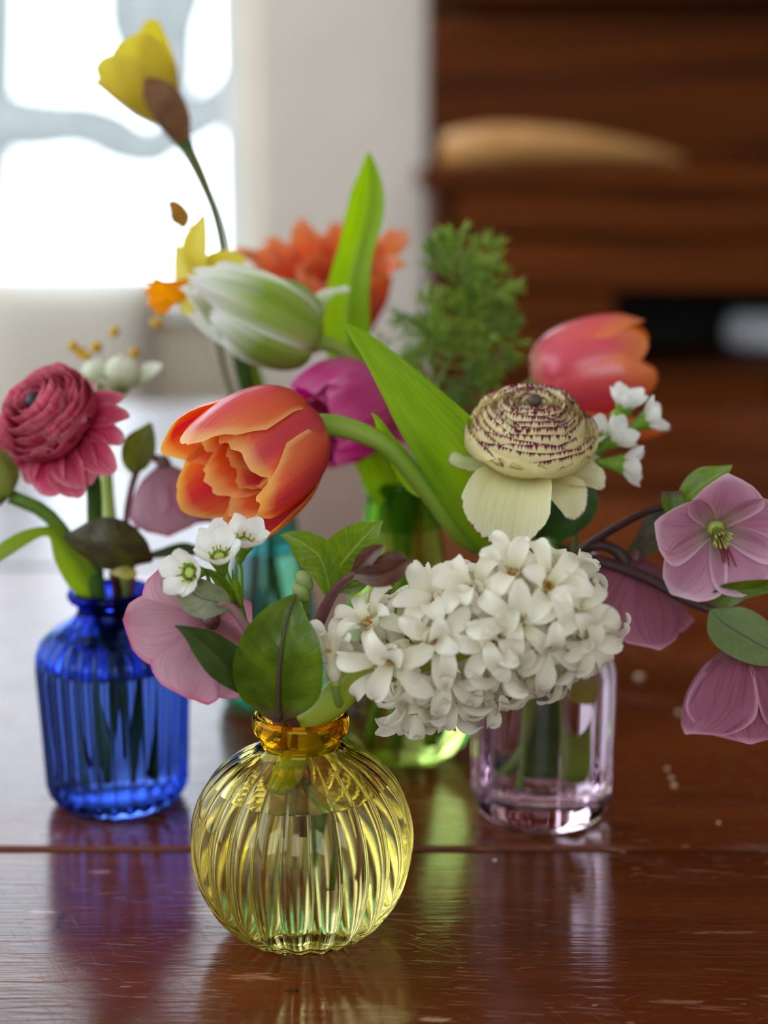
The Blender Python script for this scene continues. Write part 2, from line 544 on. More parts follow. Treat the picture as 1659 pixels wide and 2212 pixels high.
for nm, lo, hi in (('baseboard_back', (XL, YB - 0.015, ZF), (XR, YB, ZF + 0.1)), ('baseboard_left', (XL, YF, ZF), (XL + 0.015, YB - 0.015, ZF + 0.1)),
                   ('baseboard_right', (XR - 0.015, YF, ZF), (XR, YB - 0.015, ZF + 0.1))):
    struct(nm, [box(lo, hi)], M_frame)
# smooth white pier between window and sideboard
struct('trim_1', [box((-0.215, YB - 0.03, ZF), (0.075, YB, ZC), 0.008)], mat_plain('white_pier_paint', lin(224, 212, 197), 0.7, 0.25, lin(218, 206, 190), 8.0))

# outdoors beyond the window
struct('garden_ground', [box((-9, YB + 0.3, -1.3), (6, 16, -1.2))], mat_plain('pale_gravel', lin(205, 205, 200), 0.9, 0.2, lin(190, 190, 186), 3.0))
M_bark = mat_plain('grey_bark', lin(128, 130, 128), 0.85, 0.2, lin(108, 110, 108), 12.0, 0.4)
def limb(parent, pts, rad, name='branch'):
    V, F, uv = tube([at(*p) for p in pts], rad, 10)
    return mk(name, V, F, M_bark, parent, uv)
g = thing('garden_tree', 'pale grey leaning tree outside the window behind the daffodils', 'tree', at(-120, 1150, 6.0))
limb(g, [(-140, 1190, 6.0), (-110, 800, 6.0), (-60, 420, 6.0), (-40, 80, 6.0), (-30, -300, 6.0)], [0.16, 0.15, 0.14, 0.12], 'trunk')
limb(g, [(-70, 250, 6.0), (60, 268, 6.0), (190, 272, 6.0), (300, 318, 6.0), (352, 322, 6.0)], [0.13, 0.11, 0.09, 0.10, 0.07])
limb(g, [(330, 330, 6.0), (400, 270, 6.0), (480, 225, 6.0), (560, 160, 6.0)], [0.07, 0.09, 0.09, 0.07])
limb(g, [(470, 235, 6.0), (500, 120, 6.0), (505, -40, 6.0)], [0.05, 0.03, 0.02])
limb(g, [(345, -60, 6.0), (330, 40, 6.0), (350, 130, 6.0), (400, 270, 6.0)], [0.2, 0.18, 0.12, 0.03])

# window seat with cushion
M_bench = mat_wood('pale_bench_wood', lin(150, 126, 98), lin(176, 150, 118), 0.5)
wsx = thing('window_bench', 'low pale wooden bench under the bright window', 'bench', (-0.85, 2.5, ZF))
for lo, hi, nm in (((-1.45, 2.3, -0.32), (-0.26, 2.64, -0.28), 'seat'), ((-1.42, 2.33, ZF), (-1.36, 2.62, -0.32), 'leg'), ((-0.35, 2.33, ZF), (-0.29, 2.62, -0.32), 'leg')):
    V, F = box(lo, hi, 0.004)
    mk(nm, V, F, M_bench, wsx, smooth=False)
def cushion(name, label, c, w, h, th, tilt, mat, rz=0):
    n = 18
    g_ = np.linspace(-1, 1, n)
    V = []
    for sgn in (1, -1):
        for a in g_:
            for b in g_:
                k = max(0.0, (1 - a**4) * (1 - b**4))**0.45
                sq = 1 - 0.07 * (1 - abs(a)**2) * (abs(b)**6) ; sq2 = 1 - 0.07 * (1 - abs(b)**2) * (abs(a)**6)
                V.append((a * w / 2 * sq2, sgn * th / 2 * k, b * h / 2 * sq))
    V = np.array(V)
    F = grid_faces(n, n)
    F = F + [tuple(i + n * n for i in f[::-1]) for f in F]
    M = Matrix.Translation(Vector(c)) @ Matrix.Rotation(rz, 4, 'Z') @ Matrix.Rotation(tilt, 4, 'X')
    o = link(name, make_mesh(name, V, F, mat), None, M)
    return tag(o, label, 'cushion')
M_linen = mat_plain('beige_linen', lin(206, 196, 180), 0.9, 0.15, lin(194, 184, 168), 160.0, 0.2)
cushion('linen_cushion', 'plump beige linen cushion leaning below the window at far left', tuple(at(150, 700, 2.5) * np.array([1, 1, 0]) + np.array([0, 0, -0.095])), 0.3, 0.36, 0.14, -0.12, M_linen)

# ---------------------------------------------------------------- sideboard at the back right
SX0, SX1, SY0, SY1 = 0.072, 1.6, 2.28, 2.66
sb = thing('sideboard', 'large dark mahogany sideboard with tall back against the far wall', 'sideboard', (0.8, 2.47, ZF))
def part(name, lo, hi, mat, parent, bev=0.004):
    V, F = box(lo, hi, bev)
    return mk(name, V, F, mat, parent, smooth=False)
part('side_panel', (SX0, SY0 + 0.01, ZF), (SX0 + 0.03, SY1, 0.235), M_hutch, sb)
part('side_panel', (SX1 - 0.03, SY0 + 0.01, ZF), (SX1, SY1, 0.235), M_hutch, sb)
part('counter_top', (SX0 - 0.02, SY0 - 0.02, 0.235), (SX1 + 0.02, SY1, 0.265), M_hutch2, sb)
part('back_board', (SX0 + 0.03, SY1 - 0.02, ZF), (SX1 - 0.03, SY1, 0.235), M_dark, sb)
for z0, z1 in ((0.085, 0.165), (0.165, 0.235)):
    for k in range(2):
        x0 = SX0 + 0.03 + k * 0.735
        dr = part('drawer', (x0 + 0.004, SY0, z0 + 0.004), (x0 + 0.731, SY0 + 0.3, z1 - 0.004), M_hutch2, sb, 0.005)
        blob(dr, (x0 + 0.5, SY0 - 0.012, (z0 + z1) / 2), 0.013, 0.013, 0.012, M_dark, 'knob', D=(0, -1, 0))
part('shelf_board', (SX0 + 0.03, SY0 + 0.01, -0.05), (SX1 - 0.03, SY1 - 0.02, -0.03), M_hutch, sb)
part('niche_divider', (SX0 + 0.03, SY0 + 0.012, -0.03), (SX0 + 0.27, SY1 - 0.02, 0.085), M_hutch2, sb)
for k in range(3):
    x0 = SX0 + 0.03 + k * 0.489
    dr = part('cupboard_door', (x0 + 0.004, SY0, ZF + 0.08), (x0 + 0.485, SY0 + 0.025, -0.054), M_hutch2, sb, 0.005)
    blob(dr, (x0 + 0.44, SY0 - 0.012, -0.3), 0.012, 0.012, 0.012, M_dark, 'knob', D=(0, -1, 0))
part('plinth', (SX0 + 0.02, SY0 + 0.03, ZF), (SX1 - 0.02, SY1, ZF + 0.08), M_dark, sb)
for k in range(5):
    z0 = 0.265 + k * 0.24
    part('back_plank', (SX0, SY1 - 0.03, z0 + 0.002), (SX1, SY1, z0 + 0.238), M_hutch2 if k % 2 == 0 else M_hutch, sb, 0.005)
part('back_shelf', (SX0, SY1 - 0.18, 0.52), (SX1, SY1 - 0.03, 0.545), M_hutch, sb)

# long wooden dough bowl on the counter
M_bowl = mat_wood('honey_olive_wood', lin(176, 112, 52), lin(224, 170, 104), 0.35, 1.4)
bl = []
nb, mb = 26, 14
for i in range(nb + 1):
    t = i / nb
    x = t
    hgt = 0.078 * (1 - 0.62 * t) * (math.sin(math.pi * min(1, t * 0.94 + 0.06))**0.32)
    wid = 0.075 * (math.sin(math.pi * min(1.0, t * 0.97 + 0.015))**0.5)
    row = []
    for j in range(mb + 1):
        a = math.pi * (j / mb)
        row.append((0.37 * x, -wid * math.cos(a), hgt * (1 - math.sin(a)**0.8)))
    for j in range(mb, -1, -1):
        a = math.pi * (j / mb)
        row.append((0.37 * (0.02 + 0.96 * x), -(wid - 0.007) * math.cos(a), 0.006 + max(hgt - 0.008, 0.002) * (1 - math.sin(a)**0.8)))
    bl += row
o = link('dough_bowl', make_mesh('dough_bowl', np.array(bl), grid_faces(nb + 1, 2 * mb + 2, True), M_bowl), None,
         Matrix.Translation((0.085, 2.36, 0.2655)) @ Matrix.Rotation(math.radians(2), 4, 'Z'))
tag(o, 'long honey coloured wooden dough bowl on the sideboard counter', 'bowl')

# rolled white linen in the sideboard niche
M_cloth = mat_plain('white_linen', lin(226, 226, 226), 0.85, 0.15, lin(212, 212, 214), 120.0, 0.3)
nm_, nr = 64, 12
V = []
for k in range(nr + 1):
    for i in range(nm_ + 1):
        a = i / nm_ * 6.0 * math.pi
        r = 0.008 + 0.0085 * a / (2 * math.pi)
        V.append((r * math.cos(a) * 1.0, (k / nr - 0.5) * 0.3, r * math.sin(a)))
o = link('linen_roll', make_mesh('linen_roll', np.array(V), grid_faces(nr + 1, nm_ + 1), M_cloth), None,
         Matrix.Translation((0.690, 2.43, 0.0085)) @ Matrix.Rotation(math.radians(52), 4, 'Z'))
so = o.modifiers.new('cloth', 'SOLIDIFY'); so.thickness = 0.003
tag(o, 'rolled white linen cloth lying in the dark sideboard niche', 'cloth')

# ---------------------------------------------------------------- the table
def mat_table():
    m, nt = nodes_of('red_brown_varnished_planks')
    tc = nd(nt, 'ShaderNodeTexCoord')
    g = nd(nt, 'ShaderNodeNewGeometry')
    pos = g.outputs['Position']
    def ns(scale, rot=0.0, detail=4.0, dist=0.0, loc=(0, 0, 0)):
        mp = nd(nt, 'ShaderNodeMapping'); mp.inputs['Scale'].default_value = scale
        mp.inputs['Rotation'].default_value = (0, 0, rot); mp.inputs['Location'].default_value = loc
        mp.vector_type = 'TEXTURE' if False else 'POINT'
        r = nd(nt, 'ShaderNodeMapping'); r.inputs['Rotation'].default_value = (0, 0, rot)
        nt.links.new(pos, r.inputs[0])
        mp.inputs['Rotation'].default_value = (0, 0, 0)
        nt.links.new(r.outputs[0], mp.inputs[0])
        n = nd(nt, 'ShaderNodeTexNoise', i_Scale=1.0, i_Detail=detail, i_Distortion=dist)
        nt.links.new(mp.outputs[0], n.inputs['Vector'])
        return n.outputs[0]
    grain = ns((5, 130, 5), 0, 5, 0.4)
    broad = ns((2.2, 7, 2), 0, 3, 0.8)
    c = ramp(nt, broad, [(0.3, lin(66, 25, 8)), (0.52, lin(95, 41, 14)), (0.72, lin(122, 59, 20))])
    c = mixc(nt, mth(nt, 'MULTIPLY', ramp(nt, grain, [(0.42, (0, 0, 0, 1)), (0.7, (1, 1, 1, 1))]), 0.4), c, lin(62, 24, 12))
    wear = None
    for rot, sc_, th, dt, loc in ((0.03, (55, 1100, 1), 0.655, 2, (3, 1, 0)), (0.6, (24, 1300, 1), 0.745, 0, (9, 4, 0)), (-0.5, (26, 1500, 1), 0.745, 0, (1, 7, 0)),
                                  (1.1, (30, 1500, 1), 0.755, 0, (5, 5, 0)), (-0.05, (90, 520, 1), 0.675, 2, (2, 8, 0)), (0.12, (30, 900, 1), 0.68, 1, (7, 2, 0))):
        n = ns(sc_, rot, dt, 0.0, loc)
        f = ramp(nt, n, [(th, (0, 0, 0, 1)), (th + 0.035, (1, 1, 1, 1))])
        if abs(rot) > 0.3: f = mth(nt, 'MULTIPLY', f, 0.3)
        wear = f if wear is None else mth(nt, 'MAXIMUM', wear, f)
    patch = ramp(nt, ns((9, 16, 5), 0.3, 3), [(0.42, (0, 0, 0, 1)), (0.62, (1, 1, 1, 1))])
    wear = mth(nt, 'MULTIPLY', wear, mth(nt, 'ADD', mth(nt, 'MULTIPLY', patch, 0.75), 0.2))
    c = mixc(nt, mth(nt, 'MULTIPLY', wear, 0.6), c, lin(176, 128, 100))
    # dents, knots and worn streaks: (px, py, half length, half depth in photo pixels, colour, strength)
    frag = ns((170, 800, 5), 0, 4)
    for (x, y, rx, ry, cc, st_) in ((100, 1806, 40, 11, lin(170, 140, 126), 0.45), (103, 1805, 20, 6, lin(36, 14, 10), 0.85), (86, 1889, 26, 7, lin(60, 28, 20), 0.6), (130, 1990, 10, 22, lin(26, 10, 6), 0.9), (632, 2141, 24, 5, lin(30, 12, 6), 0.85),
                                  (550, 2110, 62, 8, lin(170, 116, 84), 0.55), (440, 1972, 36, 4, lin(190, 160, 150), 0.5), (452, 1964, 30, 3, lin(190, 160, 150), 0.5), (93, 1970, 38, 3, lin(200, 176, 170), 0.6), (215, 1884, 30, 4, lin(186, 140, 130), 0.5),
                                  (1560, 2014, 90, 4, lin(150, 98, 74), 0.5), (1470, 2164, 70, 5, lin(160, 110, 84), 0.5), (940, 2203, 40, 5, lin(196, 160, 120), 0.6), (1030, 1950, 16, 4, lin(50, 24, 12), 0.6)):
        d = FW + RT * (x - IW / 2) / FPX - UPV * (y - IH / 2) / FPX
        q = CP + d * (-CP[2] / d[2])
        k_ = mpp(q)
        sn = math.sin(PITCH + math.atan((y - IH / 2) / FPX))
        sp = nd(nt, 'ShaderNodeSeparateXYZ'); nt.links.new(pos, sp.inputs[0])
        ex = mth(nt, 'DIVIDE', mth(nt, 'SUBTRACT', sp.outputs[0], float(q[0])), rx * k_)
        ey = mth(nt, 'DIVIDE', mth(nt, 'SUBTRACT', sp.outputs[1], float(q[1])), ry * k_ / sn)
        ee = mth(nt, 'ADD', mth(nt, 'ADD', mth(nt, 'MULTIPLY', ex, ex), mth(nt, 'MULTIPLY', ey, ey)), mth(nt, 'MULTIPLY', mth(nt, 'SUBTRACT', frag, 0.47), 4.5))
        c = mixc(nt, mth(nt, 'MULTIPLY', ramp(nt, ee, [(0.45, (1, 1, 1, 1)), (1.0, (0, 0, 0, 1))]), st_), c, cc)
    rip = ns((28, 420, 5), 0, 2)
    hgt = mth(nt, 'ADD', mth(nt, 'MULTIPLY', grain, 0.35), mth(nt, 'MULTIPLY', rip, 0.9))
    hgt = mth(nt, 'SUBTRACT', hgt, mth(nt, 'MULTIPLY', wear, 0.7))
    b = nd(nt, 'ShaderNodeBump', i_Strength=0.30, i_Distance=0.0006, i_Height=hgt)
    rough = mth(nt, 'ADD', mth(nt, 'MULTIPLY', broad, 0.14), mth(nt, 'ADD', 0.10, mth(nt, 'MULTIPLY', wear, 0.3)))
    p = nd(nt, 'ShaderNodeBsdfPrincipled')
    p.inputs['Specular IOR Level'].default_value = 0.42
    nt.links.new(c, p.inputs['Base Color']); nt.links.new(rough, p.inputs['Roughness']); nt.links.new(b.outputs[0], p.inputs['Normal'])
    out(nt, p.outputs[0])
    return m
M_table = mat_table()
tb = thing('wooden_table', 'long red-brown varnished plank table with scratched worn top', 'table', (0, 0.95, ZF))
edges = [0.13, 0.5815, 1.03, 1.40, 1.77]
for k in range(4):
    y0, y1 = edges[k], edges[k + 1]
    n = 120
    V = []
    rng = np.random.default_rng(20 + k)
    wob0 = np.convolve(rng.normal(0, 0.0006, n + 7), np.ones(7) / 7, 'valid')
    wob1 = np.convolve(rng.normal(0, 0.0006, n + 7), np.ones(7) / 7, 'valid')
    xs = np.linspace(-1.15, 1.15, n + 1)
    for i, x in enumerate(xs):
        a, b_ = y0 + 0.0018 + wob0[i], y1 - 0.0018 + wob1[i]
        V += [(x, a, -0.038), (x, a, -0.0016), (x, a + 0.0018, 0.0), (x, b_ - 0.0018, 0.0), (x, b_, -0.0016), (x, b_, -0.038)]
    F = [tuple(reversed(f)) for f in grid_faces(n + 1, 6, True)]
    F += [tuple(range(6)), tuple(n * 6 + j for j in range(5, -1, -1))]
    o = mk('plank', np.array(V), F, M_table, tb, smooth=False)
M_leg = mat_wood('table_leg_wood', lin(84, 36, 18), lin(112, 50, 24), 0.4, 1.0, 2)
for x in (-1.0, 1.0):
    for y in (0.25, 1.65):
        pr = smooth_prof([(0.03, ZF), (0.026, ZF + 0.05), (0.034, ZF + 0.3), (0.028, ZF + 0.34), (0.042, ZF + 0.42), (0.045, -0.12), (0.045, -0.038)], 3)
        V, F = lathe(pr, 16)
        mk('leg', V + np.array([x, y, 0]), F, M_leg, tb)
for lo, hi in (((-1.02, 0.24, -0.13), (1.02, 0.262, -0.038)), ((-1.02, 1.638, -0.13), (1.02, 1.66, -0.038))):
    part('apron', lo, hi, M_leg, tb)

# crumbs of fallen petal on the table
M_crumb = mat_plain('pale_crumb', lin(226, 206, 176), 0.7, 0.3, lin(206, 176, 130), 900.0)
CR = [(1381, 1466, 9, 'white crumb on the table right of the pink jar shoulder'), (1466, 1541, 6, 'tiny crumb below the large drooping pink hellebore'), (1441, 1663, 5, 'upper crumb of the close trio right of the pink jar'),
      (1450, 1682, 5, 'middle crumb of the close trio right of the pink jar'), (1456, 1699, 6, 'lowest yellowish crumb of the trio right of the pink jar'),
      (1069, 1860, 4, 'lone crumb just in front of the plank joint below the pink jar'), (1552, 1779, 4, 'crumb right of the pink jar base near the joint')]
for i, (x, y, r, lb) in enumerate(CR):
    d = FW + RT * (x - IW / 2) / FPX - UPV * (y - IH / 2) / FPX
    p = CP + d * (-CP[2] / d[2])
    s_ = r * mpp(p)
    tag(blob(None, p + np.array([0, 0, s_ * 0.55]), s_, s_ * 0.8, s_ * 0.6, M_crumb, 'crumb', bump=0.25, seed=i), lb, 'crumb')

# ---------------------------------------------------------------- glass vases
def vase(name, label, base, outer, rimp, inner, zw, mats, ribs=24, amp=0.035, rib_z=(0.0, 1.0), inner_amp=0.3, lobes='out', nper=10, group='bud vases on the table', rot=0.0):
    """outer / rim / inner profiles (r, z) joined end to end; water fills the inside up to zw"""
    g_, mr, mw, mt = mats
    o = smooth_prof(outer, 5); r = smooth_prof(rimp, 4); i = smooth_prof(inner, 5)
    k = int(np.argmin(np.where(i[:, 0] > 0.008, np.abs(i[:, 1] - zw), 9)))
    top, wat = i[:k + 1], i[k:]
    n = ribs * nper
    z0, z1 = rib_z
    def mk_rib(scale):
        def f(rr, z, ph, _):
            e = np.clip((z - z0) / 0.006, 0, 1) * np.clip((z1 - z) / 0.012, 0, 1)
            e = e * e * (3 - 2 * e)
            q = np.abs(np.cos(ribs * (ph + rot) / 2)) ** 0.8
            if lobes == 'in': q = 1 - q
            return rr * (1 + amp * scale * e * (q - 0.7))
        return f
    L = np.array(base)
    t = thing(name, label, 'vase', L, group)
    V, F = lathe(o, n, mk_rib(1.0)); V2, F2 = lathe(top, n, mk_rib(inner_amp))
    V3, F3 = join((V, F), (V2, F2))
    mk('body', V3 + L, F3, g_, t)
    V, F = lathe(r, n, mk_rib(0.0) if rimp[0][1] > z1 else mk_rib(1.0))
    mk('rim', V + L, F, mr, t)
    V, F = lathe(wat[::-1], n, mk_rib(inner_amp))
    m = len(wat)
    nf = len(F)
    ring = V[(m - 1) * n:]
    b0_ = len(V)
    # the surface climbs the glass a little at its edge (meniscus)
    rows_ = [ring, ring * np.array([0.975, 0.975, 1]) - np.array([0, 0, 0.0007]), ring * np.array([0.94, 0.94, 1]) - np.array([0, 0, 0.0011])]
    V = np.vstack([V] + rows_ + [[(0, 0, ring[0, 2] - 0.0011)]])
    ctr = len(V) - 1
    Ft = []
    for q in range(2):
        for j in range(n):
            j2 = (j + 1) % n
            Ft.append((b0_ + q * n + j, b0_ + q * n + j2, b0_ + (q + 1) * n + j2, b0_ + (q + 1) * n + j))
    Ft += [(ctr, b0_ + 2 * n + j, b0_ + 2 * n + (j + 1) % n) for j in range(n)]
    F = F + Ft
    w = mk('water', V + L, F, [mw, mt], t, mi=[0] * nf + [1] * len(Ft))
    return t

M_wtop = mat_glass('water_surface', (1, 1, 1, 1), 1.333)
def water_side(name, c=(1, 1, 1, 1)):
    return mat_glass(name, c, 1.333 / 1.5)
M_ws = water_side('water_against_glass')

YV = np.array([*at(655, 1985, 0.515)[:2], 0.0])
vase('ribbed_globe_vase', 'round ribbed yellow glass bud vase in front, half filled with water', YV,
     [(0.0005, 0.0018), (0.012, 0.0012), (0.0185, 0.0), (0.0265, 0.004), (0.0342, 0.0135), (0.0385, 0.0255), (0.0397, 0.0365), (0.0378, 0.048), (0.0325, 0.058), (0.025, 0.0652), (0.0178, 0.0695), (0.0143, 0.0722)],
     [(0.0143, 0.0722), (0.0146, 0.0748), (0.0163, 0.0765), (0.0172, 0.0795), (0.0168, 0.0826), (0.0155, 0.0838), (0.0142, 0.0832), (0.0135, 0.081)],
     [(0.0135, 0.081), (0.0127, 0.0765), (0.0124, 0.0725), (0.0155, 0.0685), (0.0225, 0.0645), (0.0298, 0.0575), (0.035, 0.0478), (0.0369, 0.0365), (0.0358, 0.0262), (0.0318, 0.0155), (0.025, 0.0085), (0.017, 0.0058), (0.0005, 0.0055)],
     0.0575, (mat_glass('pale_yellow_glass', (1.0, 0.945, 0.58, 1), 1.5), mat_glass('amber_rim_glass', (1.0, 0.70, 0.10, 1), 1.5), M_ws, M_wtop), 24, 0.05, (-0.01, 0.071), 0.8)

BV = np.array([*at(257, 1725, 0.633)[:2], 0.0])
M_blue = mat_glass('cobalt_glass', (0.28, 0.41, 0.81, 1), 1.5)
vase('ribbed_bottle_vase', 'cobalt blue ribbed glass bottle vase at left', BV,
     [(0.0005, 0.0015), (0.012, 0.0012), (0.0215, 0.0), (0.027, 0.0022), (0.0302, 0.0075), (0.0308, 0.015), (0.0316, 0.035), (0.0325, 0.055), (0.0327, 0.0645), (0.0312, 0.0715), (0.026, 0.0772), (0.0195, 0.0812), (0.0155, 0.0842)],
     [(0.0155, 0.0842), (0.0142, 0.0875), (0.0148, 0.09), (0.0172, 0.0915), (0.0183, 0.0935), (0.0178, 0.0955), (0.0162, 0.0962), (0.0148, 0.0952), (0.0136, 0.0925)],
     [(0.0136, 0.0925), (0.0124, 0.0875), (0.0134, 0.0832), (0.0185, 0.079), (0.0245, 0.0748), (0.0286, 0.0695), (0.03, 0.0635), (0.0298, 0.055), (0.029, 0.035), (0.0283, 0.016), (0.026, 0.0082), (0.02, 0.006), (0.0005, 0.0058)],
     0.0642, (M_blue, mat_glass('deep_cobalt_rim_glass', (0.12, 0.16, 0.72, 1), 1.5), M_ws, M_wtop), 28, 0.045, (0.002, 0.083), 0.4)

PV = np.array([*at(1168, 1745, 0.62)[:2], 0.0])
vase('fluted_jar', 'clear pale pink fluted glass jar at right behind the hyacinth', PV,
     [(0.0005, 0.002), (0.012, 0.0015), (0.022, 0.0), (0.0268, 0.0018), (0.0292, 0.0062), (0.0295, 0.012), (0.0298, 0.035), (0.03, 0.06), (0.0296, 0.0665), (0.0275, 0.0735), (0.0235, 0.0795), (0.0205, 0.0855), (0.0195, 0.093)],
     [(0.0195, 0.093), (0.0192, 0.102), (0.0198, 0.106), (0.0213, 0.1085), (0.0216, 0.112), (0.0207, 0.1148), (0.0192, 0.115), (0.0182, 0.113), (0.0176, 0.108)],
     [(0.0176, 0.108), (0.017, 0.1), (0.0172, 0.093), (0.018, 0.087), (0.021, 0.0805), (0.025, 0.0738), (0.027, 0.0665), (0.0274, 0.06), (0.027, 0.035), (0.0266, 0.016), (0.0235, 0.0115), (0.016, 0.0105), (0.0005, 0.0102)],
     0.0725, (mat_glass('pale_pink_glass', (0.97, 0.85, 0.92, 1), 1.5), mat_glass('pale_pink_rim_glass', (1.0, 0.86, 0.92, 1), 1.5), M_ws, M_wtop), 12, 0.05, (0.0, 0.084), 0.15, nper=16, rot=0.12)

GV = np.array([*at(868, 1655, 0.685)[:2], 0.0])
M_green = mat_glass('apple_green_glass', (0.80, 0.93, 0.46, 1), 1.5)
vase('bulb_bottle_vase', 'apple green glass bottle vase with round bulb and long neck in the middle', GV,
     [(0.0005, 0.0015), (0.012, 0.001), (0.0185, 0.0), (0.0262, 0.0042), (0.033, 0.0135), (0.036, 0.0255), (0.0362, 0.034), (0.0345, 0.0465), (0.0305, 0.0595), (0.0258, 0.0735), (0.0222, 0.0875), (0.0196, 0.0995), (0.0178, 0.1115)],
     [(0.0178, 0.1115), (0.0168, 0.123), (0.0168, 0.1275), (0.0182, 0.1295), (0.019, 0.1318), (0.0183, 0.1338), (0.017, 0.1338), (0.016, 0.1325), (0.0152, 0.129)],
     [(0.0152, 0.129), (0.0147, 0.123), (0.0156, 0.1115), (0.0174, 0.0995), (0.02, 0.0875), (0.0236, 0.0735), (0.0283, 0.0595), (0.0322, 0.0465), (0.0338, 0.034), (0.0335, 0.0255), (0.0305, 0.0145), (0.0245, 0.0075), (0.017, 0.0055), (0.0005, 0.0052)],
     0.0735, (M_green, mat_glass('green_rim_glass', (0.42, 0.68, 0.22, 1), 1.5), M_ws, M_wtop), 24, 0.0, (0.0, 0.1), 0.0, nper=3)

TV = np.array([*at(585, 1512, 0.76)[:2], 0.0])
vase('speckled_bud_vase', 'mottled turquoise glass bud vase at the back, mostly hidden', TV,
     [(0.0005, 0.0015), (0.012, 0.001), (0.0185, 0.0), (0.0246, 0.0035), (0.0272, 0.0115), (0.0268, 0.0245), (0.0245, 0.0435), (0.021, 0.0635), (0.0172, 0.0815), (0.014, 0.0985), (0.0122, 0.1115)],
     [(0.0122, 0.1115), (0.0118, 0.119), (0.0126, 0.1225), (0.0148, 0.1245), (0.0158, 0.1265), (0.015, 0.1285), (0.0136, 0.1282), (0.0124, 0.1262), (0.0112, 0.1225)],
     [(0.0112, 0.1225), (0.0102, 0.1115), (0.0118, 0.0985), (0.015, 0.0815), (0.0188, 0.0635), (0.0222, 0.0435), (0.0244, 0.0245), (0.0246, 0.0125), (0.0205, 0.0065), (0.0005, 0.0055)],
     0.0815, (mat_glass('mottled_turquoise_glass', (0.48, 0.93, 0.98, 1), 1.5, 0.06, (0.50, 0.92, 0.62, 1), 46.0, 0.3), mat_glass('turquoise_rim_glass', (0.10, 0.66, 0.75, 1), 1.5, 0.05), M_ws, M_wtop), 20, 0.0, (0.0, 0.1), 0.0, nper=3)

# ---------------------------------------------------------------- plant materials
S_green = mat_plain('green_stem', lin(104, 140, 48), 0.45, 0.4, lin(130, 160, 62), 90.0, 0.1, 0.25)
S_tul = mat_plain('tulip_stem_green', lin(138, 168, 52), 0.42, 0.4, lin(154, 180, 66), 40.0, 0.05, 0.3)
S_hy = mat_plain('yellow_green_hyacinth_stem', lin(176, 190, 58), 0.4, 0.4, lin(192, 204, 84), 40.0, 0.05, 0.45)
S_dkgreen = mat_plain('deep_green_stem', lin(58, 92, 34), 0.45, 0.4, lin(78, 112, 42), 90.0, 0.1, 0.2)
S_pale = mat_plain('pale_green_stem', lin(176, 196, 96), 0.45, 0.4, lin(160, 184, 84), 60.0, 0.1, 0.35)
S_purple = mat_plain('plum_stem', lin(104, 62, 58), 0.45, 0.4, lin(84, 46, 46), 120.0, 0.1)
S_pink = mat_plain('dusky_pink_stem', lin(164, 120, 118), 0.5, 0.35, lin(142, 96, 96), 120.0, 0.1)
S_dark = mat_plain('dark_brown_stem', lin(62, 34, 32), 0.5, 0.35, lin(46, 24, 24), 120.0, 0.1)
S_brown = mat_plain('papery_brown_spathe', lin(150, 108, 78), 0.7, 0.2, lin(116, 80, 54), 120.0, 0.3, 0.4)
S_thin = mat_plain('thin_straw_stem', lin(186, 180, 140), 0.6, 0.3, lin(170, 164, 120), 120.0)
L_tulip = mat_leaf('tulip_leaf_green', lin(100, 142, 18), lin(138, 174, 28), None, 0.42, 0.38, 'parallel', 0.5, 0.4, mottle=0.3)
L_tulipb = mat_leaf('bright_tulip_leaf_green', lin(112, 158, 14), lin(146, 186, 24), None, 0.5, 0.36, 'parallel', 0.6, 0.4, mottle=0.3)
L_mid = mat_leaf('mid_green_leaf', lin(72, 98, 18), lin(100, 128, 24), lin(54, 72, 20), 0.4, 0.34, 'pinnate', 0.35, 0.5, lin(92, 58, 60), mottle=0.5)
L_fresh = mat_leaf('fresh_green_leaf', lin(92, 124, 22), lin(118, 150, 38), lin(142, 168, 74), 0.4, 0.34, 'pinnate', 0.4, 0.5, mottle=0.4)
L_dark = mat_leaf('dark_green_leaf', lin(44, 66, 26), lin(58, 84, 32), lin(40, 52, 26), 0.28, 0.3, 'pinnate', 0.25, 0.6, mottle=0.4)
L_olive = mat_leaf('olive_brown_leaf', lin(74, 78, 28), lin(58, 50, 26), lin(64, 40, 30), 0.3, 0.36, 'pinnate', 0.3, 0.5, lin(62, 34, 30), mottle=0.7)
L_red = mat_leaf('young_burgundy_leaf', lin(78, 46, 40), lin(96, 66, 48), lin(60, 30, 32), 0.3, 0.4, 'pinnate', 0.3, 0.4, mottle=0.6)
L_grey = mat_leaf('grey_green_leaf', lin(116, 124, 86), lin(136, 140, 106), lin(96, 78, 66), 0.35, 0.45, 'pinnate', 0.3, 0.4, mottle=0.5)
P_white = mat_petal('hyacinth_white', [(0.0, lin(226, 222, 176)), (0.3, lin(238, 230, 206)), (1.0, lin(242, 236, 220))], trans=0.38, rough=0.45, bump=0.2, tsat=1.0)
P_wax = mat_petal('waxflower_white', [(0.0, lin(226, 230, 190)), (0.4, lin(242, 240, 232)), (1.0, lin(236, 232, 222))], trans=0.35, rough=0.5, bump=0.2, tsat=1.0)
P_cream = mat_petal('cream_picotee', [(0.0, lin(228, 216, 116)), (0.5, lin(244, 236, 172)), (1.0, lin(248, 242, 200))], trans=0.45, rough=0.5, bump=0.25, tsat=1.1, pic=(lin(116, 26, 66), 0.985, 40.0, 0.16), vein=(lin(226, 214, 150), 0.5))
P_cream_in = mat_petal('cream_burgundy_edge', [(0.0, lin(232, 212, 104)), (0.5, lin(246, 234, 160)), (1.0, lin(249, 241, 194))], trans=0.5, rough=0.5, bump=0.25, tsat=1.1, pic=(lin(122, 30, 68), 0.955, 50.0, 0.2))
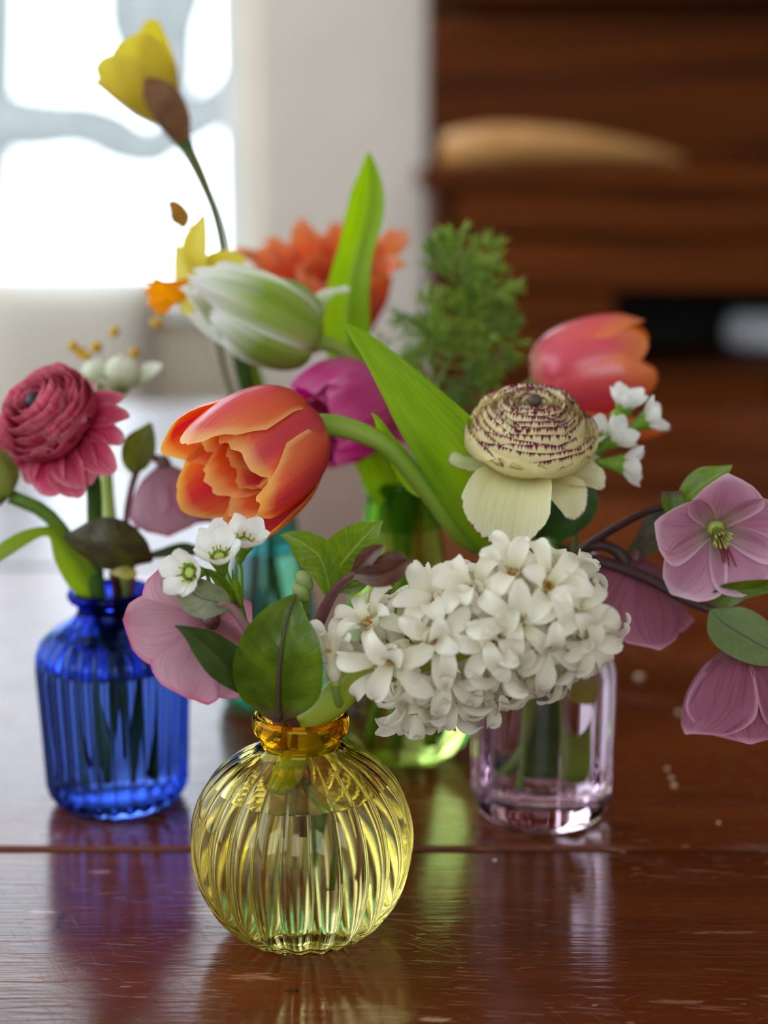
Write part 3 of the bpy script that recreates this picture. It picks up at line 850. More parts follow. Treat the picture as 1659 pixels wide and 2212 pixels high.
P_rasp = mat_petal('raspberry_petal', [(0.0, lin(150, 22, 48)), (0.5, lin(190, 44, 78)), (0.85, lin(208, 78, 108)), (1.0, lin(222, 136, 146))], trans=0.35, rough=0.5, bump=0.3, vein=(lin(104, 14, 42), 0.55), pic=(lin(96, 16, 44), 1.02, 30.0, 0.3))
P_tulip = mat_petal('orange_tulip_petal', [(0.0, lin(236, 120, 40)), (0.4, lin(236, 92, 52)), (0.8, lin(242, 130, 70)), (1.0, lin(248, 178, 106))], flush=(lin(210, 30, 84), 0.75), rim=(lin(252, 200, 120), 0.88), trans=0.42, rough=0.34, spec=0.5, bump=0.3, coat=0.3, vein=(lin(226, 76, 56), 0.3))
P_tulip_in = mat_petal('orange_tulip_inner', [(0.0, lin(240, 150, 40)), (0.35, lin(238, 96, 40)), (0.8, lin(244, 140, 70)), (1.0, lin(250, 196, 120))], flush=(lin(230, 74, 66), 0.35), rim=(lin(252, 212, 140), 0.82), trans=0.5, rough=0.38, spec=0.45, bump=0.3)
P_ptulip = mat_petal('pink_orange_tulip_petal', [(0.0, lin(226, 206, 110)), (0.14, lin(226, 170, 110)), (0.3, lin(226, 84, 96)), (0.75, lin(232, 98, 82)), (1.0, lin(238, 134, 76))], flush=(lin(214, 60, 92), 0.55), rim=(lin(240, 140, 74), 0.75), trans=0.38, rough=0.28, spec=0.6, bump=0.1, coat=0.4)
P_parrot = mat_petal('green_white_parrot_petal', [(0.0, lin(216, 208, 164)), (0.2, lin(186, 198, 112)), (0.6, lin(174, 194, 98)), (0.85, lin(210, 218, 170)), (1.0, lin(242, 240, 234))], flush=(lin(126, 154, 36), 0.8), rim=(lin(240, 238, 230), 0.6), trans=0.4, rough=0.42, bump=0.4)
P_oparrot = mat_petal('orange_parrot_petal', [(0.0, lin(214, 130, 84)), (0.4, lin(230, 100, 62)), (1.0, lin(234, 134, 88))], flush=(lin(224, 96, 84), 0.5), rim=(lin(236, 150, 104), 0.8), trans=0.4, rough=0.45, bump=0.4)
P_mag = mat_petal('magenta_petal', [(0.0, lin(226, 170, 190)), (0.3, lin(216, 104, 158)), (0.8, lin(212, 76, 142)), (1.0, lin(232, 138, 184))], flush=(lin(196, 46, 120), 0.5), trans=0.38, rough=0.42, bump=0.3)
P_hell = mat_petal('dusky_pink_hellebore', [(0.0, lin(150, 140, 84)), (0.14, lin(190, 164, 150)), (0.4, lin(206, 148, 168)), (0.8, lin(222, 172, 190)), (1.0, lin(232, 188, 204))], flush=(lin(176, 100, 132), 0.5), rim=(lin(240, 206, 218), 0.86), trans=0.4, rough=0.5, bump=0.35, vein=(lin(156, 92, 112), 0.5))
P_hell2 = mat_petal('plum_pink_hellebore', [(0.0, lin(110, 66, 72)), (0.3, lin(156, 84, 106)), (0.8, lin(174, 100, 124)), (1.0, lin(196, 122, 146))], flush=(lin(150, 82, 98), 0.5), rim=(lin(222, 160, 180), 0.93), trans=0.4, rough=0.5, bump=0.35, vein=(lin(110, 46, 66), 0.55))
P_hell3 = mat_petal('pale_mauve_hellebore', [(0.0, lin(128, 70, 80)), (0.25, lin(184, 128, 142)), (0.7, lin(206, 160, 172)), (1.0, lin(210, 148, 166))], flush=(lin(186, 132, 144), 0.4), rim=(lin(206, 110, 138), 0.9), trans=0.4, rough=0.55, bump=0.35, vein=(lin(176, 108, 128), 0.4))
P_daff = mat_petal('daffodil_yellow', [(0.0, lin(200, 180, 50)), (0.5, lin(220, 200, 60)), (1.0, lin(228, 212, 84))], trans=0.4, rough=0.5, bump=0.3, vein=(lin(196, 170, 36), 0.4))
P_trump = mat_petal('daffodil_trumpet_orange', [(0.0, lin(226, 180, 30)), (0.6, lin(238, 160, 16)), (1.0, lin(240, 150, 10))], trans=0.45, rough=0.45, bump=0.3)
P_bud = mat_petal('greenish_white_bud', [(0.0, lin(176, 188, 120)), (0.5, lin(208, 210, 174)), (1.0, lin(232, 230, 214))], trans=0.35, rough=0.5)
M_button = mat_plain('dark_flower_eye', lin(70, 48, 40), 0.55, 0.4, lin(96, 74, 58), 700.0, 0.5)
M_black = mat_plain('black_flower_eye', lin(20, 16, 30), 0.5, 0.4, lin(34, 26, 46), 700.0, 0.5)
M_stamen = mat_plain('ochre_stamen', lin(196, 150, 74), 0.6, 0.3, lin(176, 120, 50), 900.0)
M_wine = mat_plain('wine_red_stamen', lin(134, 34, 58), 0.5, 0.3, lin(112, 24, 46), 900.0)
M_lime = mat_plain('lime_flower_centre', lin(170, 184, 70), 0.5, 0.3, lin(150, 160, 90), 500.0)
M_ybud = mat_plain('golden_bud', lin(206, 158, 20), 0.7, 0.2, lin(180, 128, 14), 700.0, 0.4)
M_calyx = mat_plain('green_calyx', lin(112, 150, 44), 0.5, 0.35, lin(140, 172, 60), 500.0, 0.1, 0.2)

def into(V, zr, a, rr, rb, zb=0.012, a2=None, zn=None):
    """points where a stem enters a vase: rim, neck, foot in the water"""
    a = math.radians(a); a2 = a + math.pi if a2 is None else math.radians(a2)
    rim = V + np.array([rr * math.cos(a), rr * math.sin(a), zr])
    foot = V + np.array([rb * math.cos(a2), rb * math.sin(a2), zb])
    mid = rim * 0.62 + foot * 0.38
    return [foot, mid, rim]
ZY, ZB, ZP, ZG, ZT = 0.0838, 0.0962, 0.115, 0.1338, 0.1285
def ring(parent, FM, n, phase, mat, rng, jit=8.0, lj=0.06, skip=(), tilts=None, **kw):
    L0 = kw.pop('L'); 
    for i in range(n):
        if i in skip: continue
        petal(parent, FM, phase + 360.0 * i / n + rng.uniform(-jit, jit), mat, L=L0 * (1 + rng.uniform(-lj, lj)), rng=rng,
              tilt=(tilts[i] if tilts else 0.0), **kw)
TUL = [(0, 0.3), (0.2, 0.7), (0.5, 1.0), (0.8, 0.97), (1, 0.75)]
RAN = [(0, 0.3), (0.35, 0.85), (0.7, 1.0), (1, 0.95)]
PTD = [(0, 0.35), (0.4, 1.0), (0.75, 0.72), (1, 0.04)]
HEL = [(0, 0.28), (0.3, 0.75), (0.62, 1.0), (0.85, 0.72), (1, 0.12)]

# ================================================================ yellow vase
# --- white hyacinth lying over the rim
hy = thing('white_hyacinth', 'white hyacinth spike leaning right out of the yellow vase', 'flower', YV)
foot, mid, rim = into(YV, ZY, -15, 0.006, 0.009, 0.052, 190)
A0, A1 = at(775, 1462, 0.510), at(1250, 1318, 0.503)
axd = unit(A1 - A0)
stem(hy, [foot, mid, rim, at(722, 1512, 0.512), A0, A0 * 0.5 + A1 * 0.5, A1], [0.0052, 0.0056, 0.0058, 0.0058, 0.005, 0.0036, 0.002], S_hy, n=14, seg=40)
tube_prof = smooth_prof([(0.0006, 0.0), (0.0018, 0.0012), (0.0026, 0.004), (0.0024, 0.0068), (0.0026, 0.0098), (0.0033, 0.0125)], 3)
Vt, Ft = lathe(tube_prof, 10)
fl_mesh = make_mesh('floret', Vt, Ft, P_white, np.array([(0.5, 0.3)] * len(Vt)))
tep = []
for k, sp in enumerate(([(0.0026, 0.011), (0.0036, 0.0138), (0.0068, 0.0165), (0.0105, 0.0168), (0.0132, 0.0148)],
                        [(0.0026, 0.011), (0.0034, 0.0140), (0.0060, 0.0172), (0.0092, 0.0180), (0.0120, 0.0165), (0.0132, 0.0142)],
                        [(0.0026, 0.011), (0.0034, 0.0140), (0.0066, 0.0160), (0.0104, 0.0150), (0.0126, 0.0122), (0.0124, 0.0096)],
                        [(0.0026, 0.011), (0.0034, 0.0138), (0.0075, 0.0158), (0.0116, 0.0162), (0.0142, 0.0158)],
                        [(0.0026, 0.011), (0.0032, 0.0142), (0.0052, 0.0176), (0.0080, 0.0196), (0.0108, 0.0192)])):
    V, uv = petal_grid(1.0, (0.0037, 0.0034, 0.0032, 0.0036, 0.0036)[k], sp, [(0, 0.55), (0.3, 0.75), (0.62, 1.0), (0.88, 0.66), (1, 0.16)], cup=0.75, tip=0.0, nu=6, nv=10,
                       ruffle=0.0005, rng=np.random.default_rng(k), twist=(0.0008, -0.001, 0.0006, 0.0014, -0.0016)[k])
    tep.append(make_mesh('tepal', V, grid_faces(11, 7), P_white, uv))
sV, sF = join(*[(lambda q: (q[0], q[1]))(tube([(0.0011 * math.cos(a), 0.0011 * math.sin(a), 0.008), (0.0015 * math.cos(a), 0.0015 * math.sin(a), 0.0128)], [0.0003, 0.0007, 0.0006], 5, 4)) for a in np.arange(6) * math.pi / 3])
sta_mesh = make_mesh('stamens', sV, sF, M_stamen)
rngh = np.random.default_rng(5)
fcount = []
def floret(base, D, s, roll, mix=None):
    M = frame(base, D, roll) @ Matrix.Scale(s, 4)
    f = link('floret', fl_mesh, hy, M)
    for i in range(6):
        q = tep[mix[i] if mix else rngh.integers(0, 5)]
        link('tepal', q, f, M @ Matrix.Rotation(math.radians(60 * i + rngh.uniform(-7, 7)), 4, 'Z') @ Matrix.Rotation(math.radians(rngh.uniform(-12, 12)), 4, 'Y'))
    link('stamens', sta_mesh, f, M)
    fcount.append(np.asarray(base) + 0.017 * s * unit(D))
# florets that can be picked out facing the camera: (px, py of the eye, Y, facing, size, roll)
HF = [(842, 1425, 0.482, (-0.15, -0.93, 0.02), 1.12, 10), (943, 1382, 0.482, (0.05, -0.9, 0.25), 1.05, 40), (1113, 1336, 0.477, (0.02, -0.95, 0.12), 1.12, 20), (1187, 1264, 0.480, (0.15, -0.85, 0.45), 1.1, 45),
      (1266, 1372, 0.480, (0.55, -0.75, -0.2), 1.1, 5), (1062, 1388, 0.478, (-0.1, -0.95, -0.05), 1.0, 50), (1010, 1270, 0.487, (-0.25, -0.7, 0.6), 1.1, 0), (1250, 1310, 0.479, (0.55, -0.75, 0.25), 1.1, 30),
      (930, 1300, 0.49, (-0.3, -0.6, 0.6), 1.1, 15), (1180, 1400, 0.478, (0.15, -0.85, -0.45), 1.1, 35), (960, 1470, 0.483, (-0.05, -0.75, -0.6), 1.05, 25), (1090, 1440, 0.480, (0.05, -0.75, -0.6), 1.1, 55),
      (790, 1335, 0.498, (-0.5, -0.45, 0.7), 0.95, 20), (868, 1492, 0.492, (-0.15, -0.5, -0.8), 0.95, 12), (1110, 1225, 0.49, (0.05, -0.5, 0.85), 1.0, 8), (745, 1395, 0.506, (-0.8, -0.3, 0.3), 0.85, 8)]
for (x, y, Y, D, s, r) in HF:
    e = at(x, y, Y)
    floret(e - unit(D) * 0.0135 * s, D, s, r)
N = 46
for i in range(N):
    a = (i + 0.5) / N
    th = i * 2.39996
    c = A0 * (1 - a) + A1 * a
    u1 = unit(np.cross(axd, (0, 0, 1))); u2 = np.cross(u1, axd)
    rd = math.cos(th) * u1 + math.sin(th) * u2
    D = unit(rd + axd * (-0.25 + 1.15 * a**2.2))
    s = 1.0 + 0.08 * math.sin(3 * i)
    if a > 0.93: s *= 0.9
    p = c + rd * (0.004 + 0.004 * math.sin(math.pi * min(1, a * 1.1)))
    e = p + 0.017 * s * D
    if a < 0.12 or min(np.linalg.norm(e - q) for q in fcount) < 0.0112: continue
    if len(fcount) > 48: break
    floret(p, D, s, rngh.uniform(0, 60))
# a closed bud on its own pedicel at the left
floret(at(724, 1474, 0.494), (-0.08, -0.12, 1.0), 0.98, 15, [4, 4, 4, 4, 4, 4])
stem(hy, [at(724, 1470, 0.495), at(727, 1500, 0.5), at(732, 1520, 0.507)], [0.0018, 0.0014, 0.0016], S_pale, 'pedicel')

# --- broad leaf branch in front
lb = thing('leafy_sprig', 'broad green leaf sprig standing upright at the front of the yellow vase', 'leaf sprig', YV)
foot, mid, rim = into(YV, ZY, 250, 0.008, 0.006, 0.045, 60)
stem(lb, [foot, mid, rim, at(601, 1552, 0.499)], [0.0022, 0.0022, 0.0022, 0.0016], S_purple)
fl = ribbon(lb, [(603, 1558, 0.499, 8), (602, 1535, 0.4965, 38, 4), (603, 1490, 0.493, 86, 6), (604, 1440, 0.491, 97, 6), (609, 1390, 0.491, 88, 4), (618, 1340, 0.493, 60), (631, 1303, 0.495, 24), (641, 1283, 0.497, 2)], L_mid, nv=30, nu=14, fold=0.22, cup=0.1, crin=0.035, wave=0.06, wf=1.5, seed=3)
stem(fl, [(602, 1553, 0.4972), (602, 1490, 0.4908), (604, 1440, 0.4888), (610, 1390, 0.4888), (620, 1340, 0.491), (638, 1290, 0.4955)], [0.0013, 0.0009, 0.0007, 0.0005, 0.0003], mat_plain('leaf_midrib', lin(64, 66, 34), 0.5, 0.3, lin(84, 58, 50), 80.0), 'midrib', n=6)
ribbon(lb, [(572, 1510, 0.500, 6), (528, 1470, 0.493, 30, 10), (484, 1425, 0.488, 44, 10), (438, 1385, 0.485, 32, 10), (402, 1362, 0.483, 12, 10), (377, 1351, 0.482, 1)], L_dark, fold=0.3, nv=20)
ribbon(lb, [(622, 1540, 0.51, 4), (650, 1490, 0.512, 18), (668, 1420, 0.514, 26), (672, 1370, 0.516, 8)], L_dark, fold=0.3, nv=14)

# --- sprig with fresh and burgundy leaves
ls = thing('leafy_sprig', 'thin red-brown stem with fresh green and burgundy leaves above the hyacinth', 'leaf sprig', YV)
foot, mid, rim = into(YV, ZY, 100, 0.008, 0.010, 0.04, 250)
stem(ls, [foot, mid, rim, at(668, 1400, 0.51), at(700, 1318, 0.507), at(730, 1268, 0.500), at(765, 1240, 0.492), at(800, 1218, 0.487)], [0.002, 0.002, 0.0022, 0.0024, 0.0024, 0.0022, 0.0016, 0.001], S_purple, n=10)
ribbon(ls, [(712, 1282, 0.505, 12), (705, 1240, 0.503, 30, 15), (688, 1200, 0.502, 46, 20), (655, 1174, 0.502, 34, 20), (628, 1160, 0.502, 14), (606, 1155, 0.502, 1)], L_fresh, fold=0.25, nv=20, wave=0.1, wf=1)
ribbon(ls, [(722, 1268, 0.507, 8), (734, 1225, 0.505, 46, -12), (762, 1188, 0.503, 58, -14), (795, 1152, 0.502, 36, -8), (815, 1135, 0.502, 11), (827, 1124, 0.502, 1)], L_fresh, fold=0.2, nv=20)
ribbon(ls, [(762, 1245, 0.492, 6), (788, 1214, 0.488, 20, 20), (812, 1190, 0.486, 16, 20), (829, 1178, 0.485, 1)], L_red, fold=0.4, nv=14)
ribbon(ls, [(765, 1240, 0.490, 8), (812, 1240, 0.482, 28, -25), (850, 1228, 0.478, 28, -25), (886, 1208, 0.476, 2)], L_red, fold=0.35, nv=16)
ribbon(ls, [(800, 1222, 0.486, 4), (840, 1210, 0.484, 18, 10), (868, 1208, 0.482, 13), (885, 1212, 0.480, 1)], L_red, fold=0.3, nv=12)
ribbon(ls, [(728, 1275, 0.508, 5), (760, 1268, 0.508, 16, -20), (788, 1256, 0.508, 10, -15), (805, 1246, 0.508, 1)], L_mid, fold=0.3, nv=12)

# --- waxflower
def waxflower(parent, pos, D, s=1.0, roll=0, npet=5, closed=False):
    FM = frame(pos, D, roll)
    cup_prof = smooth_prof([(0.0004, -0.0085 * s), (0.0008 * s, -0.0078 * s), (0.0020 * s, -0.0035 * s), (0.0032 * s, -0.0004 * s), (0.0033 * s, 0.0002), (0.0022 * s, -0.0002)], 3)
    V, F = lathe(cup_prof, 12)
    f = link('flower', make_mesh('flower', V, F, M_calyx), parent, FM)
    rg = np.random.default_rng(int(abs(pos[0]) * 1e5) % 9999)
    for i in range(npet):
        petal(f, FM, 360 / npet * i + rg.uniform(-5, 5), P_wax, nu=6, nv=6, L=1.0, Wd=0.0036 * s, cup=0.9, tip=0.25, rng=rg, ruffle=0.0008,
              spine=[(0.0026 * s, 0.0), (0.0040 * s, 0.0012 * s), (0.0058 * s, 0.0032 * s), (0.0066 * s, 0.0060 * s)] if not closed else [(0.003 * s, 0.0), (0.004 * s, 0.002 * s), (0.003 * s, 0.004 * s), (0.001 * s, 0.0048 * s)],
              prof=[(0, 0.4), (0.4, 0.95), (0.75, 1.0), (1, 0.5)])
    if not closed:
        blob(f, Vector(pos) + Vector(unit(D)) * 0.0003, 0.0015 * s, 0.0015 * s, 0.0006 * s, M_lime, 'flower_eye', D)
        st_ = []
        for k in range(8):
            a = k * 0.785
            st_.append(tube([(0.0022 * s * math.cos(a), 0.0022 * s * math.sin(a), 0), (0.0027 * s * math.cos(a), 0.0027 * s * math.sin(a), 0.0018 * s)], [0.00016, 0.00014, 0.00032], 4, 3)[:2])
        V, F = join(*st_)
        link('stamens', make_mesh('stamens', V, F, M_stamen), f, FM)
    return f
wx = thing('waxflower_sprig', 'white waxflower sprig with open blooms at the left of the yellow vase', 'flower', YV)
foot, mid, rim = into(YV, ZY, 150, 0.009, 0.014, 0.025, 330)
J = (520, 1310, 0.512)
stem(wx, [foot, mid, rim, at(560, 1440, 0.513), at(528, 1340, 0.512), at(*J)], 0.0011, S_dkgreen)
for (x, y, Y, D, s, r, via) in ((410, 1237, 0.497, (-0.45, -0.85, 0.2), 1.25, 20, (455, 1262, 0.505)), (474, 1203, 0.503, (-0.05, -0.55, 0.85), 1.25, 0, (490, 1260, 0.508)), (527, 1172, 0.515, (0.25, -0.4, 0.9), 1.2, 30, (520, 1235, 0.515)),
                                (478, 1176, 0.520, (-0.15, -0.3, 0.95), 1.1, 50, (490, 1240, 0.517))):
    c = at(x, y, Y)
    waxflower(wx, c, D, s, r)
    stem(wx, [c - unit(D) * 0.008 * s, at(*via), at(*J)], [0.0007, 0.0009, 0.001], S_green, 'pedicel', n=6)
ribbon(wx, [(512, 1305, 0.508, 3), (490, 1275, 0.505, 12), (460, 1240, 0.503, 9), (440, 1228, 0.502, 1)], L_mid, fold=0.5, nv=10, nu=4)
ribbon(wx, [(520, 1308, 0.508, 3), (512, 1270, 0.506, 9), (502, 1230, 0.505, 1)], L_fresh, fold=0.5, nv=10, nu=4)
wb = thing('waxflower_sprig', 'pair of closed round waxflower buds beside the front leaf tip', 'flower', YV)
foot, mid, rim = into(YV, ZY, 120, 0.0105, 0.014, 0.025, 300)
stem(wb, [foot, mid, rim, at(665, 1400, 0.517), at(664, 1330, 0.513)], 0.0008, S_dkgreen)
for (x, y) in ((655, 1250), (649, 1276)):
    c = at(x, y, 0.509)
    stem(wb, [c, at(664, 1330, 0.513)], 0.0008, S_green, 'pedicel', n=6)
    b_ = blob(wb, c, 0.0028, 0.0028, 0.0032, P_bud, 'bud', D=(-0.4, -0.3, 0.8))
    blob(b_, c - unit((-0.4, -0.3, 0.8)) * 0.0022, 0.0024, 0.0024, 0.003, M_calyx, 'calyx', D=(-0.4, -0.3, 0.8))

# --- hellebore blooms
def hellebore(parent, pos, D, R, mat, roll=0, openness=0.5, seed=0, n=5, stamens=True, name='bloom', wid=0.62, deep=None, tilts=None, lens=None, skip=()):
    """openness 1 = flat, 0 = closed bell; stamens hang from the eye"""
    FM = frame(pos, D, roll)
    V, F = lathe(smooth_prof([(0.0006, -0.004), (0.0022, -0.0025), (0.0034, 0.0004), (0.0022, 0.0018), (0.0004, 0.002)], 3), 12)
    f = link(name, make_mesh(name, V, F, M_lime if stamens else S_purple), parent, FM)
    rg = np.random.default_rng(seed)
    for i in range(n):
        if i in skip: continue
        o_ = openness + rg.uniform(-0.06, 0.06)
        th = math.radians(18 + 66 * o_)
        c, s_ = math.sin(th), math.cos(th)
        sp = [(0.05, 0.0), (0.28, 0.06 + 0.10 * (1 - o_)), (0.30 + 0.34 * c, 0.1 + 0.40 * s_), (0.30 + 0.62 * c, 0.08 + 0.82 * s_), (0.28 + 0.80 * c, 0.04 + 1.05 * s_)]
        petal(f, FM, 360 / n * i + rg.uniform(-6, 6), mat, L=R * (lens[i] if lens else 1 + rg.uniform(-0.06, 0.06)), Wd=R * wid, spine=sp, prof=HEL, cup=0.85, tip=0.12, rng=rg, ruffle=0.02, rf=1.2, nu=12, nv=14, tilt=tilts[i] if tilts else 0)
    if stamens:
        st_ = []
        for k in range(14):
            a = k * 2.4; q = 0.4 + 0.6 * rg.uniform()
            e = np.array([math.cos(a) * 0.0042 * q, math.sin(a) * 0.0042 * q, 0.008 + 0.004 * q])
            st_.append(tube([(0.0012 * math.cos(a), 0.0012 * math.sin(a), 0.001), e * 0.6, e], [0.0003, 0.00025, 0.0005], 5, 5)[:2])
        V, F = join(*st_)
        link('stamens', make_mesh('stamens', V, F, M_lime), f, FM)
        st_ = []
        for k in range(6):
            a = k * 1.05 + 0.3
            g0 = np.array([0.0016 * math.cos(a), 0.0016 * math.sin(a), 0.001])
            hang = np.array((0.35, -0.30, -0.9))
            loc = np.array((FM.to_3x3().inverted() @ Vector(hang)))
            e = g0 + np.array([0, 0, 0.004]) + loc * (0.010 + 0.005 * rg.uniform()) + rg.normal(0, 0.0012, 3)
            st_.append(tube([g0, g0 + np.array([0, 0, 0.003]) + loc * 0.004, e], [0.00055, 0.00045, 0.0003], 5, 8)[:2])
        V, F = join(*st_)
        link('style', make_mesh('style', V, F, M_wine), f, FM)
    return f
hl = thing('hellebore_stem', 'dusky mauve hellebore seen from behind between blue and yellow vases', 'flower', YV)
foot, mid, rim = into(YV, ZY, 190, 0.0095, 0.014, 0.022, 20)
c = at(456, 1340, 0.505)
stem(hl, [foot, mid, rim, at(566, 1440, 0.507), at(540, 1370, 0.505), at(495, 1308, 0.500), at(463, 1300, 0.498), c + np.array([0.001, -0.003, 0.001])], [0.0018, 0.0018, 0.0018, 0.0018, 0.0017, 0.0017, 0.0016], S_pink)
hellebore(hl, c, (-0.55, 0.50, -0.62), 0.027, P_hell3, 25, 0.86, 11, stamens=False, wid=0.60)
ribbon(hl, [(500, 1310, 0.499, 6), (468, 1300, 0.497, 34, 10), (430, 1290, 0.497, 42, 12), (400, 1265, 0.499, 26), (388, 1250, 0.5, 2)], L_grey, fold=0.15, nv=16)

# ================================================================ pink jar
# --- orange tulip in front
ot = thing('orange_tulip', 'large orange double tulip nodding left at centre, with long green leaf', 'flower', PV)
foot, mid, rim = into(PV, ZP, 200, 0.012, 0.014, 0.016, 20)
b0 = at(672, 915, 0.575)
D0 = unit((-0.64, -0.62, -0.33))
stem(ot, [foot, mid, rim, at(1010, 1170, 0.59), at(915, 1052, 0.58), at(835, 962, 0.578), at(760, 928, 0.577), at(715, 918, 0.576), b0 + D0 * 0.002], [0.0032, 0.0034, 0.0036, 0.0038, 0.0038, 0.0036, 0.0036, 0.0038, 0.0045], S_tul, n=12, seg=40)
FM = frame(b0, D0, 0)
rg = np.random.default_rng(8)
# outer petals, placed one by one round the axis: (angle, length, half width, open, mat, tip)
for (ph, L, Wd, op, cu, tp_) in ((92, 0.056, 0.0200, 0.02, 1.05, 0.34), (150, 0.052, 0.0195, 0.16, 1.0, 0.32), (30, 0.044, 0.0195, 0.02, 1.0, 0.34), (205, 0.053, 0.0200, 0.14, 1.05, 0.34), (268, 0.056, 0.0200, 0.08, 1.05, 0.32), (-28, 0.047, 0.0195, 0.05, 1.0, 0.34)):
    petal(ot, FM, ph, P_tulip, L=L, Wd=Wd, spine=[(0.03, -0.01), (0.26, 0.05), (0.41, 0.24), (0.45 + op * 0.4, 0.5), (0.41 + op, 0.80), (0.33 + op * 1.2, 1.0)], prof=TUL, cup=cu, tip=tp_, tp=2.6, rng=rg, ruffle=0.022, rf=1.6, notch=0.035, nu=18, nv=16)
for i, (ph, L, Wd, op, mt_) in enumerate(((60, 0.047, 0.0165, -0.02, P_tulip_in), (125, 0.045, 0.016, -0.04, P_tulip_in), (200, 0.046, 0.0165, -0.06, P_tulip_in), (268, 0.048, 0.017, -0.03, P_tulip_in), (330, 0.046, 0.016, -0.02, P_tulip_in),
                                       (20, 0.038, 0.013, -0.14, P_tulip_in), (95, 0.036, 0.0125, -0.14, P_tulip), (165, 0.037, 0.013, -0.14, P_tulip_in), (240, 0.038, 0.013, -0.12, P_tulip), (305, 0.036, 0.0125, -0.14, P_tulip_in),
                                       (50, 0.030, 0.010, -0.20, P_tulip_in), (180, 0.030, 0.010, -0.2, P_tulip), (290, 0.030, 0.010, -0.2, P_tulip_in))):
    petal(ot, FM, ph, mt_, L=L, Wd=Wd, spine=[(0.03, 0.02), (0.26, 0.10), (0.40, 0.34), (0.42 + op * 0.7, 0.62), (0.38 + op, 0.98)], prof=TUL, cup=1.1, tip=0.30, tp=2.6, rng=rg, ruffle=0.05, rf=2.2, notch=0.05, nu=14, nv=12)
ribbon(ot, [(1128, 1235, 0.60, 34, 0), (1085, 1150, 0.592, 62, -5), (1030, 1060, 0.585, 78, -8), (972, 975, 0.58, 80, -10), (905, 890, 0.577, 64, -10), (848, 815, 0.575, 44, -12), (800, 755, 0.574, 26, -12), (768, 720, 0.573, 14), (744, 698, 0.572, 3)], L_tulip, nv=34, nu=12, fold=0.42, cup=-0.05, wave=0.04, wf=1.5, seed=2)
ribbon(ot, [(940, 1078, 0.584, 8), (905, 1040, 0.583, 30, 30), (868, 985, 0.58, 28, 35), (835, 940, 0.578, 16, 30), (812, 902, 0.577, 5), (803, 892, 0.577, 1)], L_tulipb, nv=18, fold=0.4)

# --- cream ranunculus
def ranunculus(parent, pos, D, R, H, layers, m_in, m_out, m_eye, seed, roll=0, reflex=(), eye=0.0036, var=1.0, r_in=0.16, sink=0.8, tipin=0.86):
    FM = frame(pos, D, roll)
    rg = np.random.default_rng(seed)
    Dn = unit(D)
    e = blob(parent, np.asarray(pos) + Dn * H * sink, eye, eye, eye * 0.8, m_eye, 'flower_eye', D, n=12, m=10, bump=0.06)
    for j in range(layers):
        f = j / (layers - 1)
        Rj = R * (r_in + (1 - r_in) * f**0.92)
        zj = H * (0.86 + 0.16 * math.sin(math.pi * min(1, 0.15 + f * 1.0))) * (1 - 0.34 * f**3)
        nj = 3 + int(round(3.4 * f))
        k = min(1.6, 1.9 * math.pi / nj)
        ph0 = rg.uniform(0, 360)
        for i in range(nj):
            zz = zj * (1 + rg.uniform(-0.06, 0.05) * var); rr = Rj * (1 + rg.uniform(-0.05, 0.05) * var)
            ti = tipin + 0.12 * f + rg.uniform(-0.07, 0.07)
            petal(parent, FM, ph0 + 360 / nj * i + rg.uniform(-7, 7), m_in if f < 0.85 else m_in, L=1.0, Wd=k * Rj * 0.95, cup=k,
                  spine=[(0.0015, 0), (0.62 * rr, 0.05 * zz), (0.97 * rr, 0.34 * zz), (1.0 * rr, 0.68 * zz), (ti * rr, zz)], prof=RAN, tip=0.12, tp=3.2, notch=0.014, ruffle=0.0006 * var, rf=2, rng=rg, nu=14, nv=8)
    for (ph, r1, drop, wd, lift) in reflex:
        petal(parent, FM, ph, m_out, L=1.0, Wd=wd, cup=0.55, spine=[(0.002, -0.001), (0.55 * R, -0.0018 + lift), (0.95 * R, -0.0022 + lift), (r1 * 0.86, -0.001 - drop * 0.4), (r1, -0.001 - drop)], prof=[(0, 0.3), (0.35, 0.75), (0.65, 1.0), (0.9, 1.0), (1, 1.0)], tip=0.36, tp=2.4, notch=0.015, ruffle=0.0016, rf=1.3, rng=rg, nu=20, nv=16)
    V, F = lathe(smooth_prof([(0.0025, -0.004), (0.004, -0.002), (0.006, 0.001), (0.004, 0.003), (0.0005, 0.003)], 3), 12)
    link('receptacle', make_mesh('receptacle', V, F, S_green), parent, FM)
cr = thing('ranunculus', 'cream ranunculus with burgundy frilled edges above the hyacinth', 'flower', PV)
foot, mid, rim = into(PV, ZP, 250, 0.009, 0.012, 0.016, 80)
b1 = at(1142, 985, 0.578); D1 = unit((0.04, -0.33, 0.94))
stem(cr, [foot, mid, rim, at(1160, 1130, 0.598), at(1147, 1060, 0.586), b1], [0.0034, 0.0034, 0.0034, 0.0033, 0.0032, 0.0034], S_dkgreen, n=12)
ranunculus(cr, b1 - D1 * 0.001, D1, 0.0250, 0.0262, 16, P_cream_in, P_cream, M_button, 4, 0, eye=0.0028, sink=0.96,
           reflex=((244, 0.034, 0.019, 0.0180, 0.001), (178, 0.031, 0.000, 0.010, 0.000), (296, 0.031, 0.010, 0.0095, -0.001), (330, 0.031, 0.004, 0.012, -0.001), (15, 0.030, 0.002, 0.012, -0.001), (120, 0.029, 0.002, 0.012, 0.002), (70, 0.029, 0.002, 0.012, 0.002)))

